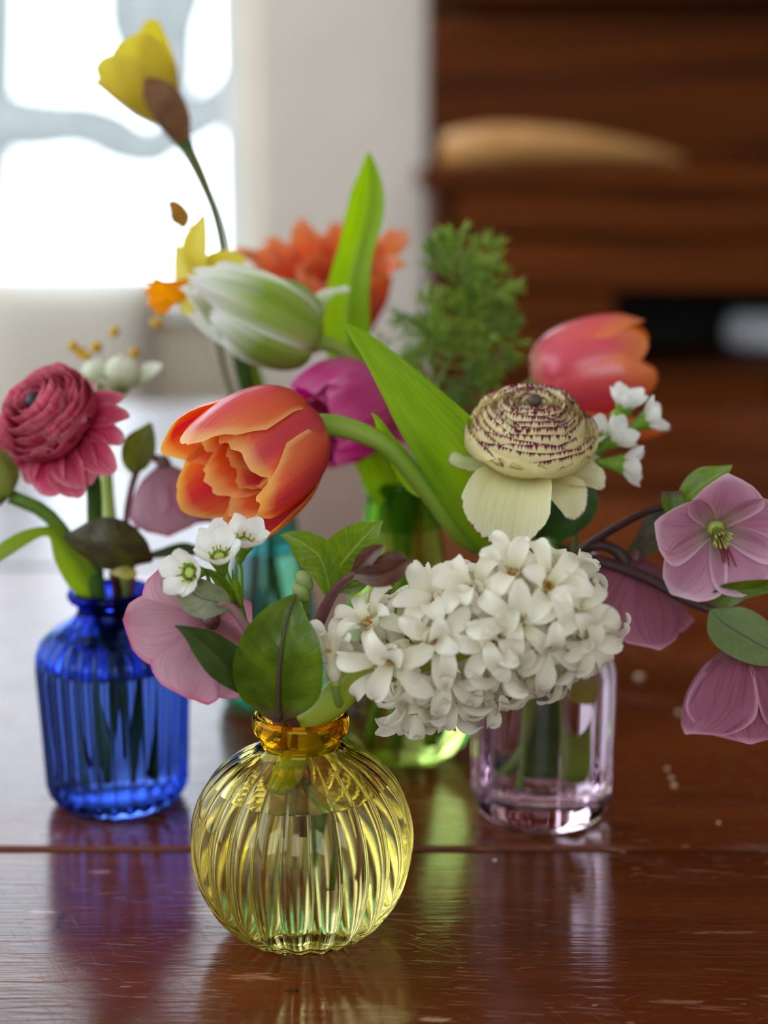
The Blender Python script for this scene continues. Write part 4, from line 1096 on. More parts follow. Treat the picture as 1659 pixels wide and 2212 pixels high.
# --- pink tulip at the back
pt = thing('pink_tulip', 'pink and orange tulip nodding right behind the cream ranunculus', 'flower', PV)
foot, mid, rim = into(PV, ZP, 70, 0.013, 0.014, 0.016, 230)
b2 = at(1150, 828, 0.70); D2 = unit((0.86, -0.12, 0.22))
stem(pt, [foot, mid, rim, at(1150, 1050, 0.66), at(1118, 930, 0.69), at(1128, 852, 0.70), b2 + D2 * 0.002], [0.0032, 0.0032, 0.0032, 0.0032, 0.003, 0.0034], S_green, n=10)
FM = frame(b2, D2, 0)
rg = np.random.default_rng(31)
for (ph, L, Wd, op, up_) in ((92, 0.056, 0.0235, 0.05, 0), (205, 0.056, 0.022, 0.06, 0), (325, 0.056, 0.023, 0.08, 0), (30, 0.056, 0.022, 0.04, 0), (150, 0.055, 0.022, 0.04, 0), (262, 0.061, 0.024, 0.14, 8)):
    petal(pt, FM, ph, P_ptulip, L=L, Wd=Wd, spine=[(0.03, 0.0), (0.24, 0.04), (0.38, 0.22), (0.41 + op * 0.4, 0.5), (0.35 + op, 0.80), (0.22 + op * 1.4, 1.0)], prof=[(0, 0.35), (0.2, 0.75), (0.5, 1.0), (0.8, 0.95), (1, 0.6)], cup=1.1, tip=0.3, tp=2.4, rng=rg, ruffle=0.012, rf=1.2, notch=0.01, nu=14, nv=14, tilt=up_)

# --- waxflower at the right
wr = thing('waxflower_sprig', 'white waxflower sprig beside the cream ranunculus at right', 'flower', PV)
foot, mid, rim = into(PV, ZP, 20, 0.013, 0.014, 0.02, 200)
J = (1262, 1000, 0.60)
stem(wr, [foot, mid, rim, at(1240, 1100, 0.605), at(*J)], 0.0011, S_green)
for (x, y, Y, D, s, r, via) in ((1350, 877, 0.605, (0.2, -0.2, 0.95), 1.2, 0, (1328, 950, 0.605)), (1396, 908, 0.605, (0.85, -0.15, 0.45), 1.2, 20, (1320, 950, 0.605)), (1326, 948, 0.592, (0.6, -0.35, 0.6), 1.2, 40, (1296, 985, 0.597)),
                                (1288, 946, 0.595, (-0.2, -0.5, 0.8), 1.1, 10, (1275, 985, 0.598)), (1345, 1003, 0.592, (0.95, -0.2, -0.05), 1.3, 30, (1298, 1008, 0.598))):
    c = at(x, y, Y)
    waxflower(wr, c, D, s, r)
    stem(wr, [c - unit(D) * 0.008 * s, at(*via), at(*J)], [0.0007, 0.0009, 0.001], S_green, 'pedicel', n=6)
c = at(1333, 900, 0.60)
b_ = blob(wr, c, 0.003, 0.003, 0.0034, M_calyx, 'bud', D=(-0.2, -0.6, 0.5))
stem(wr, [c, at(1328, 950, 0.603)], 0.0007, S_green, 'pedicel', n=6)

# --- round dark leaf
rl = thing('leafy_sprig', 'round glossy dark green leaf below the cream ranunculus', 'leaf sprig', PV)
foot, mid, rim = into(PV, ZP, 310, 0.012, 0.012, 0.02, 130)
stem(rl, [foot, mid, rim, at(1196, 1168, 0.59)], [0.0018, 0.0018, 0.0018, 0.0014], S_dkgreen)
ribbon(rl, [(1196, 1172, 0.592, 6), (1208, 1140, 0.589, 42, -12), (1228, 1095, 0.587, 62, -16), (1248, 1055, 0.588, 54, -18), (1262, 1030, 0.590, 32, -18), (1272, 1013, 0.593, 2)], mat_leaf('glossy_dark_leaf', lin(40, 74, 34), lin(58, 96, 40), lin(46, 74, 34), 0.3, 0.24, 'pinnate', 0.2, 0.7, mottle=0.4), fold=0.25, cup=-0.25, nv=20, nu=12)
ribbon(rl, [(1142, 1190, 0.604, 5), (1128, 1140, 0.603, 10), (1118, 1100, 0.603, 9), (1112, 1068, 0.603, 1)], L_olive, fold=0.4, nv=10, nu=4)

ribbon(rl, [(1232, 1400, 0.617, 4), (1240, 1440, 0.615, 24, 10), (1252, 1485, 0.614, 30, 10), (1262, 1530, 0.614, 2)], mat_leaf('yellow_olive_leaf', lin(150, 146, 50), lin(128, 124, 44), lin(110, 104, 40), 0.4, 0.4, 'pinnate', 0.3), fold=0.2, nv=12)

# --- hellebore spray reaching right
hr = thing('hellebore_stem', 'spray of pink hellebores on dark stems reaching right from the pink jar', 'flower', PV)
foot, mid, rim = into(PV, ZP, 340, 0.0145, 0.012, 0.02, 160)
stem(hr, [foot, mid, rim, at(1262, 1186, 0.598), at(1330, 1140, 0.585), at(1430, 1095, 0.572), at(1505, 1108, 0.566), at(1545, 1135, 0.566)], [0.0016, 0.0016, 0.0018, 0.002, 0.002, 0.0017, 0.0015, 0.0014], S_dark)
stem(hr, [rim, at(1262, 1204, 0.596), at(1330, 1222, 0.582), at(1410, 1255, 0.572), at(1480, 1295, 0.562), at(1545, 1322, 0.556), at(1620, 1365, 0.550), at(1680, 1410, 0.546)], [0.0018, 0.002, 0.0024, 0.0022, 0.002, 0.0016, 0.001], S_dark)
stem(hr, [at(1256, 1190, 0.598), at(1300, 1178, 0.590), at(1335, 1192, 0.586), at(1356, 1226, 0.585)], [0.002, 0.0022, 0.0024, 0.003], S_dark)
hellebore(hr, at(1545, 1140, 0.562), (0.05, -0.86, -0.16), 0.0268, P_hell, 20, 0.78, 3, wid=0.60)
hellebore(hr, at(1375, 1205, 0.586), (-0.12, 0.20, -0.92), 0.0335, P_hell2, 66, 0.42, 5, stamens=False, wid=0.58)
hellebore(hr, at(1605, 1392, 0.553), (0.02, -0.12, -0.98), 0.0335, P_hell2, 92, 0.20, 7, stamens=False, wid=0.74)
ribbon(hr, [(1470, 1098, 0.568, 5), (1492, 1068, 0.566, 28, 10), (1528, 1040, 0.565, 34, 10), (1560, 1020, 0.564, 16, 5), (1582, 1005, 0.564, 1)], L_fresh, fold=0.2, nv=18)
ribbon(hr, [(1450, 1062, 0.567, 22, 10), (1452, 1085, 0.565, 24, 10), (1460, 1112, 0.564, 16, 5), (1470, 1135, 0.564, 1)], L_mid, fold=0.3, nv=12)
ribbon(hr, [(1540, 1318, 0.556, 6), (1562, 1290, 0.555, 26, -10), (1605, 1272, 0.553, 22, -25), (1670, 1262, 0.549, 16, -30)], L_mid, fold=0.3, nv=14)
ribbon(hr, [(1535, 1318, 0.555, 5), (1562, 1345, 0.551, 44, 10), (1605, 1372, 0.546, 56, 14), (1655, 1400, 0.541, 44, 10), (1720, 1425, 0.536, 4)], mat_leaf('sage_green_leaf', lin(92, 112, 58), lin(108, 126, 70), lin(70, 70, 48), 0.3, 0.45, 'pinnate', 0.25, 0.4, mottle=0.4), fold=0.15, nv=20, nu=10)
ribbon(hr, [(1340, 1222, 0.583, 4), (1400, 1170, 0.588, 30, 10), (1440, 1130, 0.59, 40, 10), (1480, 1120, 0.59, 10)], L_olive, fold=0.2, nv=14)

# ================================================================ blue vase
rr_ = thing('ranunculus', 'raspberry pink ranunculus with dark eye above the blue vase', 'flower', BV)
foot, mid, rim = into(BV, ZB, 230, 0.007, 0.013, 0.012, 20)
b3 = at(136, 925, 0.612); D3 = unit((-0.46, -0.58, 0.68))
stem(rr_, [foot, mid, rim, at(205, 1120, 0.622), at(196, 1020, 0.617), b3], [0.0034, 0.0034, 0.0034, 0.0034, 0.0032, 0.003], S_dkgreen, n=12)
ranunculus(rr_, b3, D3, 0.0205, 0.0225, 9, P_rasp, P_rasp, M_black, 14, 0, eye=0.0034, sink=0.86, r_in=0.24, tipin=0.96, var=2.2,
           reflex=((22, 0.031, 0.002, 0.0062, 0.002), (4, 0.029, 0.006, 0.006, 0.001), (-20, 0.032, 0.009, 0.0080, 0.001), (-52, 0.030, 0.010, 0.009, 0.001), (50, 0.028, 0.004, 0.007, 0.001), (250, 0.026, 0.004, 0.012, 0.003), (285, 0.028, 0.007, 0.011, 0.002), (215, 0.025, 0.002, 0.012, 0.003), (320, 0.029, 0.008, 0.011, 0.001), (100, 0.025, 0.002, 0.011, 0.001), (160, 0.024, 0.0, 0.012, 0.003)))

wbud = thing('white_bud_stem', 'blurred greenish white bud on a pale stem behind the raspberry ranunculus', 'flower', BV)
foot, mid, rim = into(BV, ZB, 60, 0.008, 0.012, 0.014, 240)
c0, c1 = at(262, 838, 0.69), at(214, 830, 0.69)
stem(wbud, [foot, mid, rim, at(238, 1130, 0.655), at(228, 1010, 0.675), at(222, 900, 0.688), at(236, 858, 0.69), c0], [0.003, 0.003, 0.003, 0.003, 0.0032, 0.003, 0.0022], S_pale, n=10)
rg = np.random.default_rng(3)
for c, s_, D in ((c0, 0.85, (0.12, -0.2, 0.9)), (c1, 0.62, (-0.15, -0.1, 0.95))):
    FM = frame(c, D)
    V, F = lathe(smooth_prof([(0.001, -0.006), (0.003, -0.003), (0.005, 0.0005), (0.003, 0.002), (0.0005, 0.002)], 3), 10)
    b_ = link('bud', make_mesh('bud', V * s_, F, M_calyx), wbud, FM)
    ring(b_, FM, 5, 0, P_bud, rg, L=0.019 * s_, Wd=0.0085 * s_, spine=[(0.05, 0.0), (0.35, 0.08), (0.55, 0.4), (0.45, 0.75), (0.2, 0.95)], prof=TUL, cup=1.1, tip=0.2, nu=8, nv=8)
    ring(b_, FM, 2, 10, P_bud, rg, L=0.022 * s_, Wd=0.008 * s_, spine=[(0.05, 0.0), (0.4, 0.05), (0.7, 0.25), (0.95, 0.5)], prof=TUL, cup=0.8, tip=0.2, nu=8, nv=8)
stem(wbud, [c1, at(222, 880, 0.688)], 0.0022, S_pale, 'pedicel')

hb = thing('hellebore_stem', 'closed dusky pink hellebore with a small olive leaf above the blue vase', 'flower', BV)
foot, mid, rim = into(BV, ZB, 20, 0.0095, 0.012, 0.02, 200)
stem(hb, [foot, mid, rim, at(272, 1130, 0.64), at(282, 1060, 0.645), at(295, 1016, 0.647)], [0.0016, 0.0016, 0.0016, 0.0014, 0.0014, 0.0016], S_purple)
stem(hb, [at(290, 1022, 0.647), at(325, 988, 0.650), at(352, 998, 0.650)], [0.0015, 0.0015, 0.002], S_purple, 'pedicel')
hellebore(hb, at(354, 1002, 0.650), (0.10, -0.06, -0.97), 0.0285, P_hell3, 10, 0.12, 9, stamens=False, wid=0.62)
ribbon(hb, [(290, 1022, 0.646, 8), (293, 995, 0.643, 30, 10), (305, 960, 0.642, 36, 10), (318, 932, 0.643, 18), (326, 913, 0.645, 2)], mat_leaf('olive_green_leaf', lin(104, 112, 44), lin(88, 90, 40), lin(120, 122, 62), 0.35, 0.42, 'pinnate', 0.3, 0.4, mottle=0.5), fold=0.2, cup=0.1, nv=16)

dl = thing('leafy_sprig', 'wide dark olive brown leaf lying over the blue vase rim', 'leaf sprig', BV)
foot, mid, rim = into(BV, ZB, 300, 0.0085, 0.012, 0.02, 120)
stem(dl, [foot, mid, rim, at(245, 1238, 0.618)], [0.002, 0.002, 0.0024, 0.002], S_dark)
ribbon(dl, [(330, 1212, 0.618, 4), (300, 1195, 0.612, 38, 0), (255, 1180, 0.607, 56, 5), (205, 1170, 0.605, 52, 8), (165, 1165, 0.607, 28, 6), (135, 1158, 0.609, 2)], L_olive, fold=-0.15, cup=-0.1, nv=22, nu=10)
ribbon(dl, [(296, 1205, 0.625, 4), (345, 1196, 0.628, 10), (395, 1188, 0.632, 16, 15), (425, 1190, 0.635, 10), (440, 1194, 0.637, 1)], L_dark, fold=0.3, nv=14, nu=5)
ribbon(dl, [(296, 1240, 0.612, 3), (275, 1238, 0.608, 14), (255, 1236, 0.607, 10), (238, 1238, 0.608, 1)], mat_leaf('pale_yellow_leaf', lin(190, 182, 96), lin(176, 166, 86), None, 0.4, 0.5, None), fold=0.2, nv=10, nu=5)

lt = thing('green_tulip', 'yellow green tulip bud with leaves leaning out at the far left', 'flower', BV)
foot, mid, rim = into(BV, ZB, 170, 0.0085, 0.012, 0.012, 350)
b5 = at(22, 1072, 0.615)
stem(lt, [foot, mid, rim, at(150, 1170, 0.622), at(95, 1105, 0.618), b5], [0.003, 0.003, 0.003, 0.0032, 0.003, 0.003], S_green, n=10)
FM = frame(b5, (-0.72, -0.1, 0.62))
rg = np.random.default_rng(77)
P_ygreen = mat_petal('yellow_green_petal', [(0.0, lin(150, 166, 70)), (0.6, lin(176, 184, 100)), (1.0, lin(206, 204, 130))], trans=0.4, rough=0.5)
ring(lt, FM, 3, 20, P_ygreen, rg, L=0.04, Wd=0.014, spine=[(0.03, 0.0), (0.26, 0.05), (0.36, 0.3), (0.36, 0.6), (0.22, 1.0)], prof=TUL, cup=1.1, tip=0.3)
ring(lt, FM, 3, 80, P_ygreen, rg, L=0.038, Wd=0.013, spine=[(0.03, 0.02), (0.24, 0.07), (0.32, 0.3), (0.32, 0.6), (0.18, 1.0)], prof=TUL, cup=1.1, tip=0.3)
ribbon(lt, [(205, 1290, 0.630, 24), (180, 1250, 0.624, 34, 12), (150, 1200, 0.618, 32, 14), (122, 1152, 0.614, 18, 30), (95, 1146, 0.611, 12, 30), (50, 1162, 0.607, 16, 15), (0, 1195, 0.603, 16), (-50, 1235, 0.60, 2)], mat_leaf('leaf_of_green_tulip', lin(110, 140, 36), lin(136, 160, 56), None, 0.4, 0.4, 'parallel', 0.4, 0.4, mottle=0.3), fold=0.25, nv=30)

yb = thing('golden_bud_sprig', 'wispy sprig with tiny golden yellow buds above the raspberry ranunculus', 'flower', BV)
foot, mid, rim = into(BV, ZB, 90, 0.0095, 0.012, 0.016, 270)
J = at(222, 830, 0.715)
stem(yb, [foot, mid, rim, at(232, 1080, 0.675), at(226, 950, 0.70), J], [0.0008, 0.0008, 0.0008, 0.0007, 0.0006, 0.0005], S_thin, n=6)
for (x, y, r, Y) in ((158, 748, 9, 0.72), (175, 762, 10, 0.72), (188, 770, 8, 0.715), (208, 750, 10, 0.72), (247, 717, 9, 0.725), (290, 762, 9, 0.72)):
    c = at(x, y, Y); s_ = 1.3 * r * mpp(c)
    blob(yb, c, s_, s_, s_ * 0.95, M_ybud, 'bud', bump=0.08, seed=x)
    stem(yb, [J, (J + c) / 2 + np.array([0.002, 0, 0.002]), c], 0.0003, S_thin, 'pedicel', n=5)

# ================================================================ turquoise vase
def trumpet(parent, FM, r0, r1, L, mat, frill=0.12, name='trumpet'):
    n, m = 48, 12
    V, uv = [], []
    for i in range(m + 1):
        t = i / m
        for j in range(n):
            a = 2 * math.pi * j / n
            r = r0 + (r1 - r0) * (t**1.6) + (0.25 * r1 * max(0, t - 0.8) / 0.2)
            r *= 1 + frill * t**4 * math.sin(9 * a + 0.6 * math.sin(3 * a))
            V.append((r * math.cos(a), r * math.sin(a), L * t * (1 + 0.04 * t**4 * math.sin(9 * a + 1))))
            uv.append((j / n, t))
    return link(name, make_mesh(name, np.array(V), grid_faces(m + 1, n, True), mat, np.array(uv)), parent, FM)
d1 = thing('daffodil', 'tall yellow daffodil seen from behind against the bright window', 'flower', TV)
foot, mid, rim = into(TV, ZT, 160, 0.006, 0.010, 0.014, 340)
b6 = at(404, 318, 0.735); D6 = unit((-0.52, 0.16, 0.80))
stem(d1, [foot, mid, rim, at(520, 900, 0.755), at(482, 790, 0.75), at(470, 690, 0.745), at(482, 560, 0.742), at(466, 465, 0.74), at(436, 385, 0.737), b6 + D6 * 0.002], [0.0022, 0.0022, 0.002, 0.0018, 0.0015, 0.0013, 0.0014, 0.0019, 0.0023, 0.0034], mat_plain('olive_daffodil_stem', lin(92, 98, 46), 0.5, 0.3, lin(112, 112, 58), 60.0, 0.1, 0.2), n=10, seg=44)  # muted olive stem, mottled a little lighter
FM = frame(b6, D6)
V, F = lathe(smooth_prof([(0.003, -0.002), (0.0042, 0.004), (0.0052, 0.010), (0.0058, 0.016), (0.005, 0.019)], 4), 14)
link('ovary', make_mesh('ovary', V, F, S_dkgreen), d1, FM)
rg = np.random.default_rng(6)
FM2 = frame(b6 + D6 * 0.014, D6)
ring(d1, FM2, 3, 30, P_daff, rg, L=0.038, Wd=0.0165, spine=[(0.10, 0.0), (0.20, 0.15), (0.38, 0.45), (0.50, 0.75), (0.58, 0.98)], prof=[(0, 0.4), (0.35, 0.9), (0.65, 1.0), (1, 0.9)], cup=0.9, tip=0.24, ruffle=0.03)
ring(d1, FM2, 3, 90, P_daff, rg, L=0.039, Wd=0.0165, spine=[(0.08, 0.0), (0.18, 0.15), (0.34, 0.45), (0.46, 0.75), (0.50, 1.0)], prof=[(0, 0.4), (0.35, 0.9), (0.65, 1.0), (1, 0.9)], cup=0.9, tip=0.24, ruffle=0.03)
trumpet(d1, FM2, 0.005, 0.0085, 0.026, P_trump)
ribbon(d1, [(398, 306, 0.728, 18), (380, 270, 0.722, 34, 10), (352, 220, 0.718, 38, 10), (326, 185, 0.717, 26), (312, 170, 0.718, 6)], S_brown, 'spathe', cup=-0.5, nv=16)

d2 = thing('daffodil', 'yellow daffodil with orange trumpet facing left behind the green-white tulip', 'flower', TV)
foot, mid, rim = into(TV, ZT, 60, 0.006, 0.010, 0.014, 240)
b7 = at(440, 612, 0.700); D7 = unit((-0.68, -0.70, -0.16))
stem(d2, [foot, mid, rim, at(545, 880, 0.745), at(520, 740, 0.725), at(500, 650, 0.712), at(478, 634, 0.705), b7], [0.002, 0.002, 0.002, 0.0018, 0.0016, 0.0016, 0.002], S_dkgreen)
FM = frame(b7, D7)
rg = np.random.default_rng(12)
ring(d2, FM, 3, 90, P_daff, rg, jit=4, L=0.029, Wd=0.0095, spine=[(0.10, 0.0), (0.35, 0.04), (0.7, -0.04), (1.0, -0.16)], prof=PTD, cup=0.5, tip=0.0, ruffle=0.04)
ring(d2, FM, 3, 30, P_daff, rg, jit=4, L=0.028, Wd=0.0090, spine=[(0.10, 0.0), (0.35, 0.02), (0.7, -0.08), (1.0, -0.22)], prof=PTD, cup=0.5, tip=0.0, ruffle=0.04)
trumpet(d2, FM, 0.0038, 0.0064, 0.0265, P_trump)

tw = thing('golden_bud_sprig', 'brown-yellow withered petal on a hair-thin twig beside the tall daffodil stem', 'flower', TV)
foot, mid, rim = into(TV, ZT, 200, 0.008, 0.010, 0.016, 20)
stem(tw, [foot, mid, rim, at(505, 900, 0.765), at(430, 720, 0.77), at(400, 560, 0.77), at(392, 480, 0.77)], [0.0006, 0.0006, 0.0006, 0.0005, 0.0003, 0.0002], S_thin, n=5)
M_with = mat_plain('withered_ochre_petal', lin(168, 120, 30), 0.7, 0.2, lin(140, 92, 30), 300.0, 0.3, 0.35)
ribbon(tw, [(404, 492, 0.77, 9), (395, 477, 0.768, 22, 5), (386, 462, 0.769, 24, -5), (376, 446, 0.77, 18, 5), (364, 432, 0.771, 7)], M_with, 'withered_petal', wave=0.5, wf=2, nv=14)
c = at(340, 698, 0.768)
blob(tw, c, 0.0036, 0.0028, 0.0026, M_ybud, 'bud', D=(0.2, 0, 1), bump=0.1)
stem(tw, [c, at(400, 705, 0.77), at(430, 720, 0.77)], 0.0003, S_thin, 'pedicel', n=5)
dlv = thing('daffodil_leaf', 'narrow upright green daffodil leaves between the orange and green-white tulips', 'leaf', TV)
foot, mid, rim = into(TV, ZT, 300, 0.006, 0.008, 0.014, 120)
stem(dlv, [foot, mid, rim], 0.002, S_dkgreen)
ribbon(dlv, [(585, 1010, 0.757, 12), (560, 930, 0.75, 16), (540, 850, 0.745, 18, 10), (520, 780, 0.742, 16), (508, 720, 0.742, 10), (500, 670, 0.742, 1)], L_dark, fold=0.4, nv=18, nu=5)
ribbon(dlv, [(592, 1010, 0.76, 10), (580, 920, 0.76, 14), (556, 830, 0.76, 15), (530, 740, 0.76, 10), (515, 690, 0.76, 1)], L_mid, fold=0.4, nv=18, nu=5)

# ================================================================ green vase
gt = thing('parrot_tulip', 'green and white parrot tulip pointing left with tall bright upright leaf', 'flower', GV)
foot, mid, rim = into(GV, ZG, 140, 0.006, 0.014, 0.012, 320)
b8 = at(678, 752, 0.672); D8 = unit((-0.84, -0.24, 0.47))
stem(gt, [foot, mid, rim, at(818, 930, 0.69), at(790, 830, 0.69), at(750, 768, 0.685), at(705, 742, 0.678), b8 + D8 * 0.002], [0.003, 0.003, 0.003, 0.003, 0.003, 0.0028, 0.0028, 0.0036], S_pale, n=10)
FM = frame(b8, D8, 0)
rg = np.random.default_rng(15)
PAR = [(0, 0.3), (0.2, 0.75), (0.5, 1.0), (0.78, 0.75), (1, 0.3)]
for (ph, L, Wd, op) in ((95, 0.063, 0.018, -0.14), (200, 0.062, 0.017, 0.02), (275, 0.040, 0.020, 0.16), (325, 0.050, 0.018, 0.06), (25, 0.066, 0.016, 0.0), (150, 0.062, 0.016, 0.0), (240, 0.046, 0.018, 0.10)):
    petal(gt, FM, ph, P_parrot, L=L, Wd=Wd, spine=[(0.03, 0.0), (0.26, 0.06), (0.36, 0.26), (0.36 + op * 0.5, 0.52), (0.26 + op, 0.80), (0.12 + op * 1.2, 1.0)], prof=PAR, cup=1.15, tip=0.18, rng=rg, ruffle=0.13, rf=1.7, notch=0.07, nu=22, nv=20)
for (ph, L, Wd) in ((60, 0.05, 0.015), (180, 0.05, 0.015), (300, 0.048, 0.015)):
    petal(gt, FM, ph, P_parrot, L=L, Wd=Wd, spine=[(0.03, 0.05), (0.2, 0.12), (0.26, 0.4), (0.24, 0.7), (0.14, 1.05)], prof=PAR, cup=1.2, tip=0.2, rng=rg, ruffle=0.11, rf=2.6, notch=0.08, nu=18, nv=16)
petal(gt, FM, 100, P_parrot, L=0.03, Wd=0.011, spine=[(0.1, 0.02), (0.45, 0.10), (0.8, 0.08), (1.0, -0.12)], prof=TUL, cup=0.8, tip=0.25, rng=rg, ruffle=0.06, nu=12, nv=12)
ribbon(gt, [(800, 925, 0.692, 22), (770, 830, 0.70, 36, 0), (752, 760, 0.705, 46, 0), (748, 690, 0.708, 50, 0), (757, 610, 0.71, 44, 4), (776, 530, 0.712, 38, 8), (794, 460, 0.712, 40, 10), (798, 400, 0.712, 32, 6), (797, 355, 0.711, 15), (796, 329, 0.711, 3)], L_tulipb, nv=40, nu=14, fold=0.55, cup=0.25, wave=0.16, wf=1.2, seed=9)

mg = thing('magenta_tulip', 'magenta pink double tulip half hidden behind the large orange tulip', 'flower', GV)
foot, mid, rim = into(GV, ZG, 220, 0.008, 0.014, 0.012, 40)
b9 = at(806, 862, 0.672); D9 = unit((-0.62, -0.74, -0.16))
stem(mg, [foot, mid, rim, at(838, 985, 0.675), at(838, 920, 0.675), b9 + D9 * 0.002], [0.003, 0.003, 0.003, 0.003, 0.003, 0.0036], S_green, n=10)
FM = frame(b9, D9)
rg = np.random.default_rng(41)
for (ph, L, Wd, op) in ((90, 0.048, 0.019, 0.02), (150, 0.046, 0.018, 0.02), (210, 0.045, 0.018, 0.04), (270, 0.044, 0.018, 0.04), (330, 0.046, 0.018, 0.02), (30, 0.046, 0.018, 0.02)):
    petal(mg, FM, ph, P_mag, L=L, Wd=Wd, spine=[(0.03, 0.0), (0.3, 0.05), (0.46, 0.24), (0.47 + op, 0.52), (0.42 + op, 0.80), (0.34 + op * 2, 0.98)], prof=TUL, cup=1.1, tip=0.28, tp=2.6, rng=rg, ruffle=0.12, rf=2.0, notch=0.03, nu=18, nv=14)
for (ph, L, Wd) in ((60, 0.038, 0.013), (135, 0.037, 0.013), (205, 0.037, 0.013), (280, 0.038, 0.013), (345, 0.037, 0.013)):
    petal(mg, FM, ph, P_mag, L=L, Wd=Wd, spine=[(0.03, 0.05), (0.28, 0.12), (0.38, 0.38), (0.36, 0.7), (0.28, 1.0)], prof=TUL, cup=1.1, tip=0.28, rng=rg, ruffle=0.09, rf=2, notch=0.03, nu=12, nv=12)
petal(mg, FM, 330, P_mag, L=0.03, Wd=0.010, spine=[(0.1, 0.0), (0.45, -0.04), (0.8, -0.14), (1.0, -0.26)], prof=TUL, cup=0.7, tip=0.3, rng=rg, ruffle=0.03)

op_ = thing('parrot_tulip', 'orange parrot tulip with curled pointed petals at the back', 'flower', GV)
foot, mid, rim = into(GV, ZG, 80, 0.008, 0.014, 0.012, 260)
b10 = at(735, 735, 0.80); D10 = unit((-0.12, -0.42, 0.88))
stem(op_, [foot, mid, rim, at(800, 940, 0.73), at(770, 830, 0.775), b10], [0.003, 0.003, 0.003, 0.003, 0.003, 0.0034], S_green, n=10)
FM = frame(b10, D10)
rg = np.random.default_rng(52)
for (ph, L, Wd, op) in ((185, 0.056, 0.018, 0.32), (160, 0.054, 0.017, 0.26), (130, 0.056, 0.018, 0.2), (95, 0.056, 0.018, 0.10), (225, 0.048, 0.018, 0.25), (265, 0.045, 0.019, 0.2), (310, 0.050, 0.019, 0.3), (350, 0.052, 0.019, 0.34), (30, 0.053, 0.018, 0.34), (65, 0.054, 0.018, 0.2)):
    petal(op_, FM, ph, P_oparrot, L=L, Wd=Wd, spine=[(0.03, 0.0), (0.28, 0.05), (0.42, 0.24), (0.46 + op * 0.3, 0.5), (0.44 + op * 0.5, 0.78), (0.42 + op * 1.3, 1.0)], prof=PAR, cup=1.15, tip=0.2, rng=rg, ruffle=0.12, rf=2.4, notch=0.08, nu=14, nv=14)
for k in range(6):
    petal(op_, FM, 60 * k + 15, P_oparrot, L=0.048, Wd=0.016, spine=[(0.03, 0.05), (0.24, 0.12), (0.36, 0.4), (0.34, 0.7), (0.3, 1.0)], prof=PAR, cup=1.1, tip=0.2, rng=rg, ruffle=0.12, rf=2, notch=0.05, nu=12, nv=12)

# --- leaf blade and stems standing in the green neck
gl = thing('tulip_leaf', 'narrow light green tulip leaf dropping into the green bottle neck', 'leaf', GV)
foot, mid, rim = into(GV, ZG, 250, 0.008, 0.012, 0.012, 70)
stem(gl, [foot, mid, rim], 0.0024, S_pale)
ribbon(gl, [(842, 1075, 0.672, 34), (812, 1015, 0.667, 36, 10), (775, 965, 0.663, 24, 15), (735, 930, 0.660, 14, 10), (705, 908, 0.659, 1)], L_tulip, fold=0.3, nv=20)

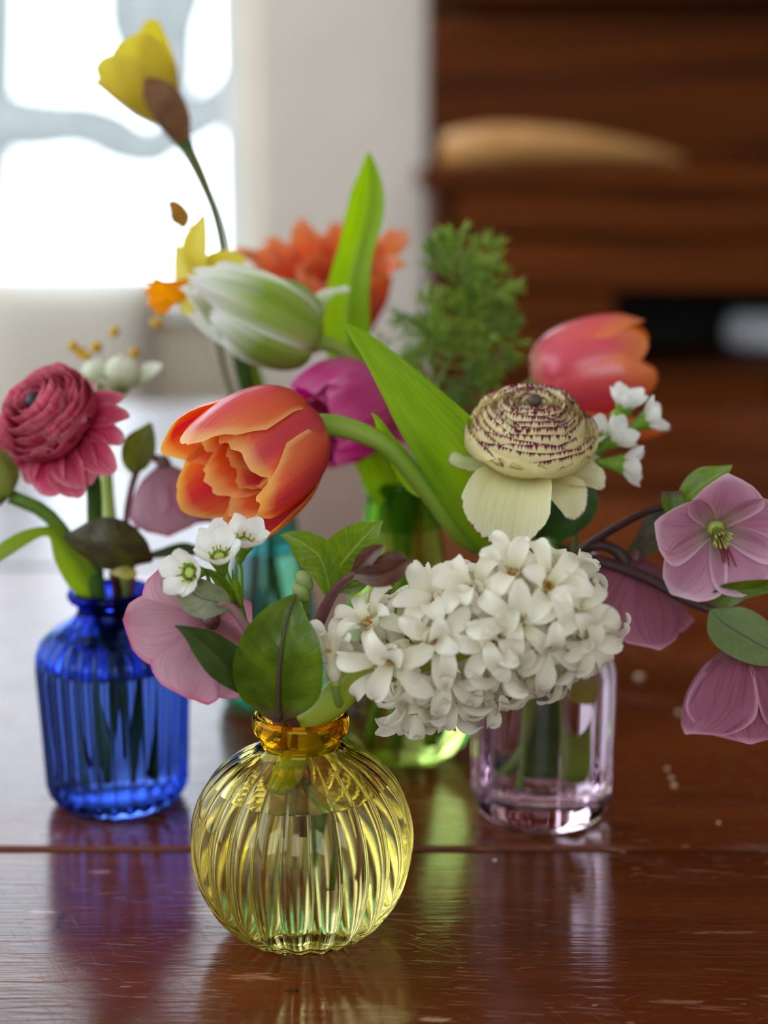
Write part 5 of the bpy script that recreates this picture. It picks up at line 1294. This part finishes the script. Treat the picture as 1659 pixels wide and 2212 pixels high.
# --- feathery foliage
fe = thing('feathery_foliage', 'feathery fine-leaved green foliage sprig behind the cream ranunculus', 'foliage', GV)
foot, mid, rim = into(GV, ZG, 30, 0.009, 0.014, 0.012, 210)
stem(fe, [foot, mid, rim, at(895, 960, 0.70), at(935, 860, 0.715), at(975, 760, 0.725), at(998, 660, 0.73), at(1000, 560, 0.73)], [0.0018, 0.0018, 0.0018, 0.0016, 0.0014, 0.0012, 0.0009, 0.0005], S_green, n=8)
M_fern = mat_plain('feathery_green', lin(150, 184, 58), 0.4, 0.45, lin(186, 212, 90), 90.0, 0.0, 0.45)
M_fern2 = mat_plain('feathery_dark_green', lin(112, 150, 54), 0.4, 0.45, lin(148, 180, 76), 90.0, 0.0, 0.4)
def frond(a, b, Y0, Y1, seed, mat, n=17, ln=0.019):
    rg = np.random.default_rng(seed)
    A, B = at(*a, Y0), at(*b, Y1)
    ax = unit(B - A); Lf = np.linalg.norm(B - A)
    bow = rg.normal(0, 0.12, 3) * Lf
    P_ = lambda t: A + (B - A) * t + bow * math.sin(math.pi * t)
    parts = [tube([P_(0), P_(0.33), P_(0.66), P_(1)], [0.0006, 0.0005, 0.0003, 0.0002], 4, 6)[:2]]
    for i in range(n):
        t = 0.12 + 0.88 * (i / (n - 1))
        d = unit(rg.normal(0, 1, 3)); d = unit(d - ax * np.dot(d, ax) * 0.8 + ax * 0.75)
        l = ln * (1.0 - 0.45 * t) * rg.uniform(0.7, 1.2)
        p0 = P_(t); p1 = p0 + d * l * 0.45
        parts.append(tube([p0, p1], [0.0003, 0.0003], 3, 1, False)[:2])
        for k in range(4):
            e = unit(d + rg.normal(0, 0.42, 3))
            q = p1 + e * l * 0.6
            m_ = (p1 + q) / 2 + rg.normal(0, 0.0007, 3)
            parts.append(tube([p1, m_, q], [0.0004, 0.00062, 0.00015], 3, 3, False)[:2])
    V, F = join(*parts)
    o = mk('frond', V, F, mat, fe)
    o['kind'] = 'stuff'
FR = [((995, 640), (985, 520), 0.73, 0.73), ((990, 620), (945, 535), 0.73, 0.735), ((998, 640), (1058, 545), 0.73, 0.735), ((998, 680), (1090, 615), 0.728, 0.725), ((990, 720), (1100, 690), 0.727, 0.72), ((985, 740), (1105, 755), 0.726, 0.715),
      ((985, 720), (925, 650), 0.727, 0.73), ((978, 755), (870, 690), 0.725, 0.73), ((975, 765), (850, 735), 0.725, 0.715), ((965, 790), (1060, 810), 0.722, 0.712), ((955, 815), (1010, 860), 0.72, 0.71), ((950, 830), (890, 790), 0.718, 0.71),
      ((992, 690), (1050, 650), 0.728, 0.715), ((985, 700), (1010, 600), 0.728, 0.715), ((980, 745), (1040, 730), 0.726, 0.71), ((965, 780), (930, 725), 0.722, 0.712), ((945, 840), (970, 880), 0.718, 0.705), ((1000, 600), (1040, 580), 0.73, 0.72),
      ((940, 855), (905, 905), 0.716, 0.70), ((975, 770), (1090, 785), 0.724, 0.72), ((990, 700), (1075, 645), 0.726, 0.735)]
for i, (a, b, y0, y1) in enumerate(FR):
    frond(a, b, y0, y1, 100 + i, M_fern if i % 3 != 1 else M_fern2)
